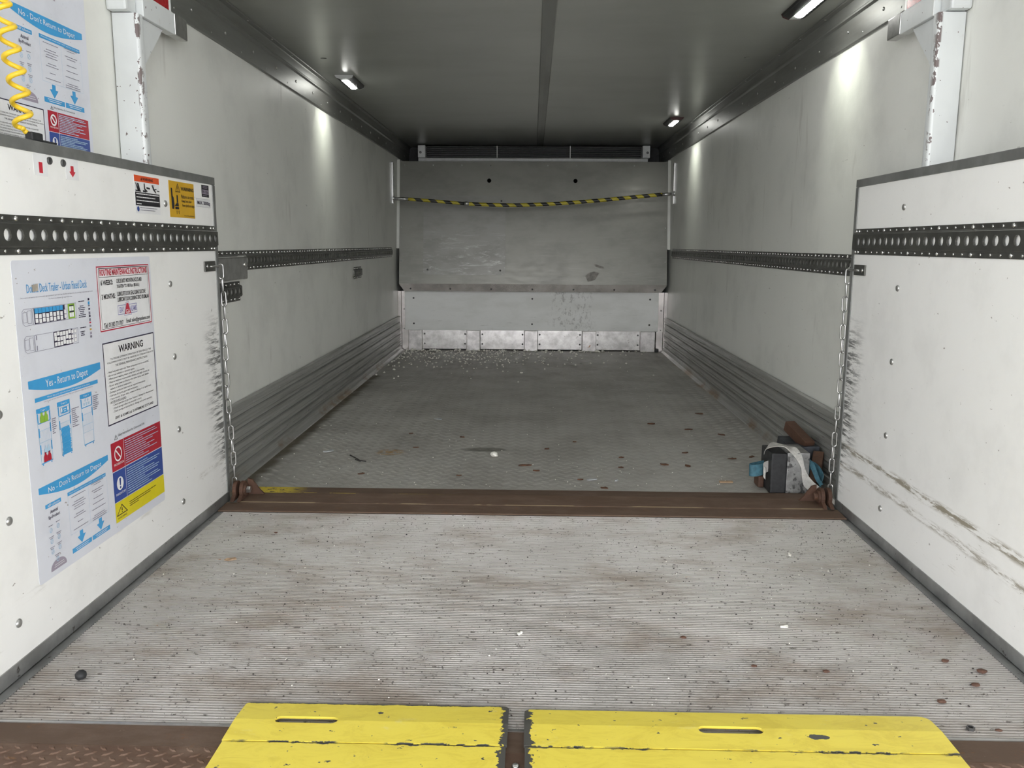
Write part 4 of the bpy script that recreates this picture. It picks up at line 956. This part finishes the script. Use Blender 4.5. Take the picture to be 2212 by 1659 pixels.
for i, u in enumerate((2.105, 2.1165, 2.128)): A.poly(p, 'ink_pale', [(u-.003, .556), (u+.003, .556), (u+.004, .563), (u-.004, .563)], 3)
for u in (2.111, 2.124): A.disc(p, 'ink_pale', u, .569, .0035, 3, 8)
A.lines(p, 'ink_grey', 1.956, 1.975, .553, .0050, .0024, (.9, .8, .9, .8, 1, .8, .4, .6), 3); A.lines(p, 'ink_grey', 2.044, 2.078, .560, .0050, .0024, (1, .6, .5, .6, .7, .95, .7, .8, .4, .9), 3); A.lines(p, 'ink_grey', 2.149, 2.180, .574, .0050, .0024, (1, .8, .8, .6, .9, .9, .7, .5), 3)
dont_block(A, 1.879, .400, 1, 1)
A.finish()
# ------------------------------------------------------------------ second poster high on the rear wall
ps = thing('information_poster', 'large white poster of return instructions high on the rear wall behind the coiled yellow cable', 'poster', (-1.2495, 2.1, 1.1))
XQ = -1.2497
B().prism([(1.56, 1.08), (2.443, 1.08), (2.452, 1.73), (1.56, 1.73)], 'X', XQ-.0001, XQ+.0006).build('sheet', 'ink_sheet', ps)
A = Art(ps, XQ+.0006)
kf = 1.25/1.27; Uq = lambda u: .0+u*kf
def Zq(z): return .9725+(z-.9725)*kf
dont_block(A, Uq(2.127), Zq(1.547), (2.4655-2.127)*kf/.326, (1.547-1.345)*kf/(.400-.208))
warning_box(A, Uq(2.028), Uq(2.242), 1.152, Zq(1.311), .0026)
safety_box(A, Uq(2.261), Uq(2.465), Zq(1.163), Zq(1.313))
A.rect('loading_plan', 'ink_lav', Uq(2.33), Uq(2.338), Zq(1.60), Zq(1.66), 3)
A.finish()
# ------------------------------------------------------------------ small stickers on the lift panel
def sticker(name, label, u0, u1, v0, v1, mat, cat='sticker', group=None):
    t = thing(name, label, cat, (-1.1495, (u0+u1)/2, v0), group)
    B().box(XPn-.0001, XPn+.0005, u0, u1, v0, v1).build('backing', mat, t); return t, Art(t, XPn+.0005)
t, A = sticker('warning_sticker', 'sticker with orange WARNING strip and crush pictograms under the panel cap', 2.468, 2.632, 1.056, 1.165, 'ink_white')
p = 'printing'; A.rect(p, 'ink_orange', 2.468, 2.632, 1.147, 1.165, 1); A.text(p, 'ink_black', 'WARNING', 2.520, 2.590, 1.1515, 1.160, 3, .02); A.poly(p, 'ink_black', tri(2.513, 1.1515, .011, .009), 3)
A.rect(p, 'ink_black', 2.470, 2.631, 1.0785, 1.1170, 1)
A.lines(p, 'ink_white', 2.475, 2.628, 1.1135, .0095, .0028, (.98, .8, .98, .2), 3); A.disc(p, 'ink_royal', 2.482, 1.0685, .0075, 3, 14); A.lines(p, 'ink_grey', 2.495, 2.61, 1.0735, .0065, .0020, (.98, .85), 3)
for q in (((2.473, 1.143), (2.477, 1.143), (2.494, 1.122), (2.487, 1.119)), ((2.483, 1.143), (2.493, 1.143), (2.498, 1.131), (2.503, 1.122), (2.490, 1.122)), ((2.472, 1.123), (2.505, 1.122), (2.505, 1.118), (2.472, 1.119)),
          ((2.527, 1.144), (2.533, 1.144), (2.534, 1.130), (2.549, 1.123), (2.546, 1.119), (2.528, 1.126)), ((2.543, 1.1345), (2.566, 1.133), (2.566, 1.128), (2.543, 1.1295)), ((2.519, 1.124), (2.541, 1.1235), (2.541, 1.118), (2.519, 1.1185)),
          ((2.582, 1.138), (2.586, 1.139), (2.605, 1.124), (2.608, 1.119), (2.604, 1.119), (2.588, 1.128)), ((2.594, 1.144), (2.597, 1.144), (2.592, 1.132), (2.589, 1.132)), ((2.596, 1.131), (2.610, 1.133), (2.611, 1.130), (2.596, 1.128)), ((2.613, 1.1285), (2.630, 1.1275), (2.630, 1.1245), (2.613, 1.1255))):
    A.poly(p, 'ink_black', list(q)[::-1], 3)
A.disc(p, 'ink_black', 2.583, 1.1405, .0032, 3, 10); A.finish()
t, A = sticker('warning_sticker', 'amber WARNING sticker: platform can crush, keep feet clear from platform edge', 2.703, 2.902, 1.0525, 1.1665, 'ink_amber')
p = 'printing'; warn_tri(A, p, 'ink_black', 2.768, 1.134, .034, .0255, .0022); A.text(p, 'ink_black', 'WARNING', 2.792, 2.897, 1.1395, 1.1515, 3, .025)
A.text(p, 'ink_black', 'Platform can crush.', 2.793, 2.895, 1.1150, 1.1265, 3, .01); A.text(p, 'ink_black', 'Keep feet clear', 2.795, 2.876, 1.1000, 1.1110, 3, .01); A.text(p, 'ink_black', 'from platform edge.', 2.798, 2.900, 1.0855, 1.0975, 3, .01); A.text(p, 'ink_black', 'www.DHOLLANDIA.com', 2.808, 2.892, 1.0575, 1.0615, 3, .01)
A.poly(p, 'ink_black', [(2.718, 1.0785), (2.733, 1.0780), (2.737, 1.0950), (2.734, 1.1130), (2.726, 1.1200), (2.725, 1.1430), (2.715, 1.1440)], 3)
A.poly(p, 'ink_black', [(2.756, 1.1230), (2.766, 1.1225), (2.767, 1.0995), (2.757, 1.1000)], 3); A.poly(p, 'ink_black', [(2.738, 1.0885), (2.770, 1.0875), (2.768, 1.0985), (2.757, 1.0990)], 3); A.rect(p, 'ink_black', 2.742, 2.771, 1.0785, 1.0855, 3)
for u in (2.753, 2.770): A.rect(p, 'ink_black', u-.0015, u+.0015, 1.0625, 1.0720, 3); A.poly(p, 'ink_black', tri(u, 1.0715, .006, .004), 3)
A.finish()
t, A = sticker('rating_sticker', 'small black rating sticker beside the amber warning sticker', 2.972, 3.037, 1.1295, 1.1705, 'ink_black')
p = 'printing'; A.rect(p, 'ink_lav', 2.9735, 3.0355, 1.1395, 1.1545, 1); A.lines(p, 'ink_lav', 2.980, 3.03, 1.1665, .005, .0018, (.9, .8), 2); A.text(p, 'ink_black', 'EN 1756-1', 2.976, 3.032, 1.1415, 1.1525, 3, .02); A.lines(p, 'ink_lav', 2.980, 3.03, 1.1355, .004, .0016, (.8,), 2); A.finish()
t, A = sticker('load_sticker', 'white sticker reading MAX. 2000kg in dark letters', 2.916, 3.045, 1.0935, 1.1230, 'ink_white')
A.frame('printing', 'ink_grey', 2.917, 3.044, 1.0945, 1.1220, .0006, 1); A.text('printing', 'ink_navy', 'MAX. 2000kg', 2.926, 3.039, 1.0985, 1.1145, 3, .02); A.finish()
t, A = sticker('arrow_sticker', 'worn white sticker with a headless red arrow bar by the buttons', 1.973, 2.029, 1.125, 1.178, 'ink_white'); A.rect('printing', 'ink_redarrow', 1.993, 2.008, 1.131, 1.156, 1); A.finish()
t, A = sticker('arrow_sticker', 'worn white sticker with a red arrow pointing down by the buttons', 2.109, 2.167, 1.1255, 1.1765, 'ink_white'); A.poly('printing', 'ink_redarrow', [(2.138, 1.1315), (2.152, 1.1445), (2.1445, 1.1455), (2.1445, 1.159), (2.1305, 1.159), (2.1305, 1.1455), (2.123, 1.1445)], 1); A.finish()
for y, lb in ((2.038, 'round dark push button next to the headless red arrow bar'), (2.097, 'round dark push button next to the red arrow pointing down')):
    b = tag(B().lathe([(.009, 0), (.009, .003), (.0075, .005), (.0065, .004), (.0001, .0035)], (-1.1498, y, 1.1625), (1, 0, 0), 18).build('push_button', 'dark_bolt', None, smooth=True), lb, 'button')
# ------------------------------------------------------------------ coiled yellow cable on top of the panel
cb = thing('coiled_cable', 'yellow coiled air cable hanging in front of the upper poster', 'cable', (-1.158, 1.96, 1.204))
P = []; turns = 7.4; n = 230
for i in range(n):
    f = i/(n-1); a = f*turns*2*math.pi+2.2
    c = Vector((-1.160-.035*max(0, f-.25)-.0*f, 1.965-.02*f, 1.226+f*.345))
    k = min(1, f*40+.3)
    P.append(c+Vector((.0175*k*math.cos(a), .0175*k*math.sin(a), 0)))
B().tube(P, .0058, 8).build('coil', 'cable_yellow', cb, smooth=True)
B().tube([P[0]+Vector((0, .004, -.004)), P[0]+Vector((-.004, .020, -.006)), P[0]+Vector((-.006, .035, -.010))], .0058, 8).build('cable_end', 'cable_yellow', cb, smooth=True)
cg = thing('cable_gland', 'black cable gland block on the panel cap below the coiled yellow cable', 'gland', (-1.156, 2.0, 1.203))
B().box(-1.1655, -1.147, 1.975, 2.018, 1.2032, 1.222).build('gland_block', 'black_rubber', cg, bevel=.003)
B().box(-1.1655, -1.147, 2.019, 2.075, 1.2032, 1.2075).build('gland_foot', 'black_rubber', cg, bevel=.001)

# ------------------------------------------------------------------ buffer block, bracket and straps in the corner
bk = thing('buffer_block', 'upright aluminium block with black rubber face beside the rusty lug', 'block', (1.03, 3.33, 0))
B().box(.950, 1.012, 3.248, 3.40, .0025, .166).build('rubber_face', 'black_rubber', bk, bevel=.006)
B().box(.9492, .9515, 3.247, 3.26, .03, .14).build('rubber_rib', 'black_rubber', bk)
B().box(1.0125, 1.100, 3.250, 3.40, .0025, .168).build('aluminium_body', 'block_alu', bk, bevel=.003)
br = thing('steel_bracket', 'rusty and blue-black steel bracket leaning against the kick rail behind the block', 'bracket', (1.13, 3.5, 0))
B().add([(1.06, 3.42, .003), (1.19, 3.405, .003), (1.19, 3.60, .003), (1.06, 3.62, .003), (1.075, 3.43, .15), (1.195, 3.42, .155), (1.195, 3.62, .155), (1.085, 3.64, .15)],
        [(0, 3, 2, 1), (4, 5, 6, 7), (0, 1, 5, 4), (1, 2, 6, 5), (2, 3, 7, 6), (3, 0, 4, 7)]).build('plate', 'blue_black_steel', br, bevel=.004)
def sqtube(a, b, w, d, name, mat, parent):
    a = Vector(a); b = Vector(b); t = (b-a).normalized(); n = t.cross(Vector(d)).normalized(); m = n.cross(t)
    B().rings([[q+(n*i+m*j)*w/2 for i, j in ((-1, -1), (1, -1), (1, 1), (-1, 1))] for q in (a, b)]).build(name, mat, parent, bevel=.004)
sqtube((1.158, 3.44, .150), (1.118, 3.60, .205), .044, (0, 0, 1), 'square_tube', 'rust_dark', br)
sqtube((1.135, 3.29, .030), (1.185, 3.40, .128), .042, (0, 0, 1), 'square_tube', 'rust_dark', br)
B().box(.925, .948, 3.33, 3.40, .003, .05).build('foot', 'rust_dark', br, bevel=.006)
gs = [(.965, 3.40, .130), (.962, 3.345, .172), (.985, 3.30, .186), (1.012, 3.275, .188), (1.036, 3.257, .178), (1.056, 3.2440, .150), (1.070, 3.2405, .115), (1.080, 3.240, .080), (1.096, 3.236, .048), (1.122, 3.228, .028)]
gw = [(.02, .05, .02), (.035, .045, .02), (.045, .045, .0), (.03, .05, -.01), (.030, .03, .012), (.024, .003, .010), (.014, .003, .006), (.022, .003, .010), (.036, .006, .018), (.03, .006, .02)]
def smoothp(P, k=4):
    P = [Vector(q) for q in P]; out = []
    for i in range(len(P)-1):
        p0, p1, p2, p3 = P[max(i-1, 0)], P[i], P[i+1], P[min(i+2, len(P)-1)]
        for j in range(k):
            t = j/k; out.append(.5*((2*p1)+(p2-p0)*t+(2*p0-5*p1+4*p2-p3)*t*t+(3*p1-p0-3*p2+p3)*t**3))
    return out+[P[-1]]
tag(B().ribbon(smoothp(gs), smoothp(gw), .0022).build('grey_webbing_strap', 'grey_strap', None, smooth=True, auto=.9), 'pale grey webbing strap draped over the block by the rusty lug', 'strap')
lp1 = [(.945, 3.30, .098), (.915, 3.27, .094), (.885, 3.262, .092), (.874, 3.272, .091), (.878, 3.292, .090), (.905, 3.315, .090), (.945, 3.335, .092)]
tb = thing('blue_webbing_strap', 'blue webbing strap looped out beside the black rubber face and behind the block', 'strap', (1.0, 3.3, .0))
B().ribbon(smoothp(lp1), (0, .006, .046), .0024).build('loop', 'blue_strap', tb, smooth=True, auto=.9)
B().ribbon(smoothp([(.948, 3.285, .105), (.93, 3.275, .100), (.926, 3.265, .090), (.932, 3.258, .080)]), (0, .004, .044), .0024).build('loop_lining', 'grey_strap', tb, smooth=True, auto=.9)
B().ribbon(smoothp([(1.104, 3.30, .128), (1.118, 3.285, .116), (1.128, 3.272, .090), (1.138, 3.258, .060), (1.150, 3.246, .040)]), smoothp([(.016, .02, .012), (.02, .006, .006), (.018, .003, .005), (.016, .003, .005), (.014, .003, .006)]), .0024).build('tail', 'blue_strap', tb, smooth=True, auto=.9)
B().ribbon(smoothp([(1.112, 3.34, .085), (1.140, 3.32, .080), (1.155, 3.29, .065), (1.156, 3.262, .045), (1.14, 3.25, .03)]), smoothp([(0, .02, .06), (0, .02, .07), (.005, .012, .07), (.01, 0, .06), (.02, 0, .04)]), .0024).build('folded_tail', 'blue_strap', tb, smooth=True, auto=.9)

# ------------------------------------------------------------------ litter
def blob(c, r, n=8, rough=.3, flat=1., seed=0):
    rnd = random.Random(seed); bm = bmesh.new(); bmesh.ops.create_icosphere(bm, subdivisions=2, radius=1)
    b = B(); vs = []
    for v in bm.verts:
        k = 1+rough*(rnd.random()-.5); vs.append((c[0]+v.co.x*r[0]*k, c[1]+v.co.y*r[1]*k, c[2]+max(-1, v.co.z*k)*r[2]*flat+r[2]*flat))
    b.add(vs, [tuple(v.index for v in f.verts) for f in bm.faces]); bm.free(); return b
tag(blob((-1.004, 1.739, .0003), (.013, .013, .011), rough=.12, seed=1).build('rubber_stopper', 'black_rubber', None, smooth=True), 'small round black rubber stopper on the ribbed deck near the poster panel', 'stopper')
tag(blob((-.168, 3.79, .0018), (.017, .018, .011), rough=.6, seed=2).build('foam_lump', 'crumb', None), 'cream foam lump lying alone in the middle of the tread floor', 'foam piece')
tw = thing('plastic_tie', 'thin black cut tie lying near the orange stain on the tread floor', 'tie', (-.77, 3.72, .002))
B().tube([(-.835, 3.78, .0045), (-.80, 3.73, .0050), (-.770, 3.685, .0045), (-.740, 3.672, .0040)], .0028, 6).build('tie_strip', 'twig', tw, smooth=True)
B().tube([(-.795, 3.705, .004), (-.765, 3.672, .004)], .0022, 6).build('tie_tail', 'twig', tw, smooth=True)
tag(B().box(.785, .840, 3.395, 3.412, .0018, .008).build('wood_sliver', 'wood', None, bevel=.001), 'pale wood sliver on the tread floor left of the blue strap loop', 'wood piece')
def leafy(x, y, s, a, seed, name, label, mat='leaf', z=.0018, group=None, cat='leaf'):
    rnd = random.Random(seed); P = []; n = 9
    for i in range(n):
        t = 2*math.pi*i/n; k = s*(.65+.5*rnd.random()); P.append((x+k*math.cos(t)*math.cos(a)-k*.45*math.sin(t)*math.sin(a), y+k*math.cos(t)*math.sin(a)+k*.45*math.sin(t)*math.cos(a), z+.0015+.004*rnd.random()))
    b = B(); b.add(P+[(q[0], q[1], z) for q in P]+[(x, y, z+.004)], [(i, (i+1) % n, 2*n) for i in range(n)]+[(i, n+i, n+(i+1) % n, (i+1) % n) for i in range(n)])
    return tag(b.build(name, mat, None), label, cat, group)
GL = 'dry leaf scraps on the tread floor'
for i, (x, y, s, a) in enumerate(((-.02, 3.64, .035, .2), (.08, 3.95, .02, .4), (.03, 3.55, .02, -.3), (.60, 3.68, .026, -.5), (.73, 3.90, .022, .2), (.70, 3.66, .02, -.9), (.66, 4.55, .028, -.3), (.98, 4.85, .03, -.4), (.84, 4.42, .03, .1), (.99, 4.30, .03, -.5),
        (.93, 3.80, .024, .1), (1.03, 3.84, .02, .6), (.42, 3.80, .018, .3), (.40, 3.62, .018, -.2), (-.55, 3.95, .018, .1), (-.62, 4.25, .016, .5), (-.35, 4.18, .016, -.2), (.21, 3.42, .02, .2), (-.30, 3.46, .014, .3), (.22, 4.1, .014, 0), (.30, 3.30, .022, -.4), (-.72, 3.47, .018, .7))):
    lb = {0: 'largest dark leaf scrap, between the cream foam lump and the bridge plate', 1: 'brown leaf scrap right beside the cream foam lump', 6: 'dark leaf scrap near the kick rail with the rust streak', 7: 'dark leaf scrap lying deepest on the tread floor by the kick rail',
          15: 'dark leaf scrap beside the orange stain', 18: 'dark leaf scrap between the black cut tie and the bridge plate', 20: 'dark leaf scrap touching the far edge of the bridge plate', 17: 'dark leaf scrap beside the crumpled clear plastic scrap', 10: 'dark leaf scrap behind the rubber faced block', 21: 'dark leaf scrap near the yellow paint patch of the bridge plate'}.get(i)
    leafy(x, y, s*.85, a, 30+i, 'leaf_scrap', lb or 'small dark dry leaf scrap lying on the tread floor', group=None if lb else GL)
GP = 'brown pebbles on the ribbed deck'
for i, (px, py, r) in enumerate(((.895, 1.706, .010), (1.005, 1.78, .010), (1.05, 1.84, .012), (.99, 1.89, .009), (.96, 1.60, .007), (.69, 1.83, .008), (.53, 1.85, .007), (.39, 1.99, .008), (-.86, 2.72, .006))):
    tag(blob((px, py, .0004), (r, r*.75, r*.35), rough=.3, seed=60+i).build('pebble', 'pebble', None, smooth=True), 'flat brown pebble lying on the ribbed deck', 'pebble', GP)
nt = tag(B().lathe([(.0055, 0), (.0085, 0), (.0085, .006), (.0055, .006), (.0055, 0)], (.905, 1.604, .0006), (0, 0, 1), 6).build('hex_nut', 'dark_bolt', None), 'dark hexagonal nut on the ribbed deck beside the longer flap', 'nut')
leafy(-.925, 2.47, .02, .5, 90, 'leaf_scrap', 'withered curled leaf at the ribbed deck edge below the poster', 'wood', .0018)
leafy(1.03, 1.60, .016, -.5, 91, 'leaf_scrap', 'brown leaf scrap on the ribbed deck beside the hexagonal nut', 'leaf', .0008)
for i, (x, y, s, a, lb) in enumerate(((.255, 3.42, .026, .2, 'crumpled clear plastic scrap in front of the bridge plate on the tread floor'), (-.52, 4.62, .03, -.3, 'flat clear plastic scrap far back on the tread floor'), (-.95, 3.86, .03, .8, 'long clear plastic scrap near the kick rail'), (.36, 3.41, .016, 1.1, 'small twisted clear plastic scrap beside the crumpled one'))):
    leafy(x, y, s, a, 95+i, 'plastic_scrap', lb, 'clear_plastic', .0018, None, 'plastic scrap')
for i, (x, y, lb) in enumerate(((.66, 2.06, 'white paper flake on the ribbed deck toward the scraped panel'), (-.02, 2.0, 'white paper flake near the centre of the ribbed deck'), (.83, 2.58, 'white paper flake on the ribbed deck close to the chain'))): leafy(x, y, .012, i*.7, 101+i, 'paper_flake', lb, 'crumb', .0006, None, 'paper flake')
# crumbs: too many to count
rnd = np.random.RandomState(3); cr = B()
def crumb(x, y, r, z):
    a = rnd.rand()*6; cr.add([(x+r*math.cos(a+k*1.571), y+r*math.sin(a+k*1.571), z+r*.5) for k in range(4)]+[(x, y, z+r*1.3), (x, y, z)], [(0, 1, 4), (1, 2, 4), (2, 3, 4), (3, 0, 4), (1, 0, 5), (2, 1, 5), (3, 2, 5), (0, 3, 5)])
for i in range(420):
    y = 7.68-abs(rnd.normal())*.55-.02; x = -1.17+abs(rnd.normal())*.75+(0 if rnd.rand() < .7 else rnd.rand()*.9)
    if x < 1.1 and y > 5.3: crumb(x, y, .0055+.0065*rnd.rand(), .0016)
for i in range(110): crumb(-1.15+2.2*rnd.rand()**1.4, 7.655+.03*rnd.rand(), .007+.013*rnd.rand()**2, .0016)
o = stuff(cr.build('crumbs', 'crumb')); tag(o, 'white crumbs scattered on the tread floor before the bulkhead', 'crumbs')
cr = B()
for i in range(260): crumb(rnd.uniform(-1.15, .86), 3.3+3*rnd.rand()**1.5, .0012+.0022*rnd.rand(), .0017)
o = stuff(cr.build('grit', 'crumb')); tag(o, 'fine pale grit specks scattered over the tread floor', 'grit')
cr = B()
for i in range(900): crumb(rnd.uniform(-1.1, 1.1), rnd.uniform(1.66, 2.93), .0008+.0026*rnd.rand()**2.5, .0001)
for i in range(200): crumb(rnd.uniform(-1.1, 1.1), rnd.uniform(1.66, 2.93), .0010+.0022*rnd.rand()**2, .0001)
o = stuff(cr.build('grit', ['twig', 'crumb'], mi=[0]*(900*8)+[1]*(200*8))); tag(o, 'fine dark and pale grit scattered over the ribbed deck', 'grit')
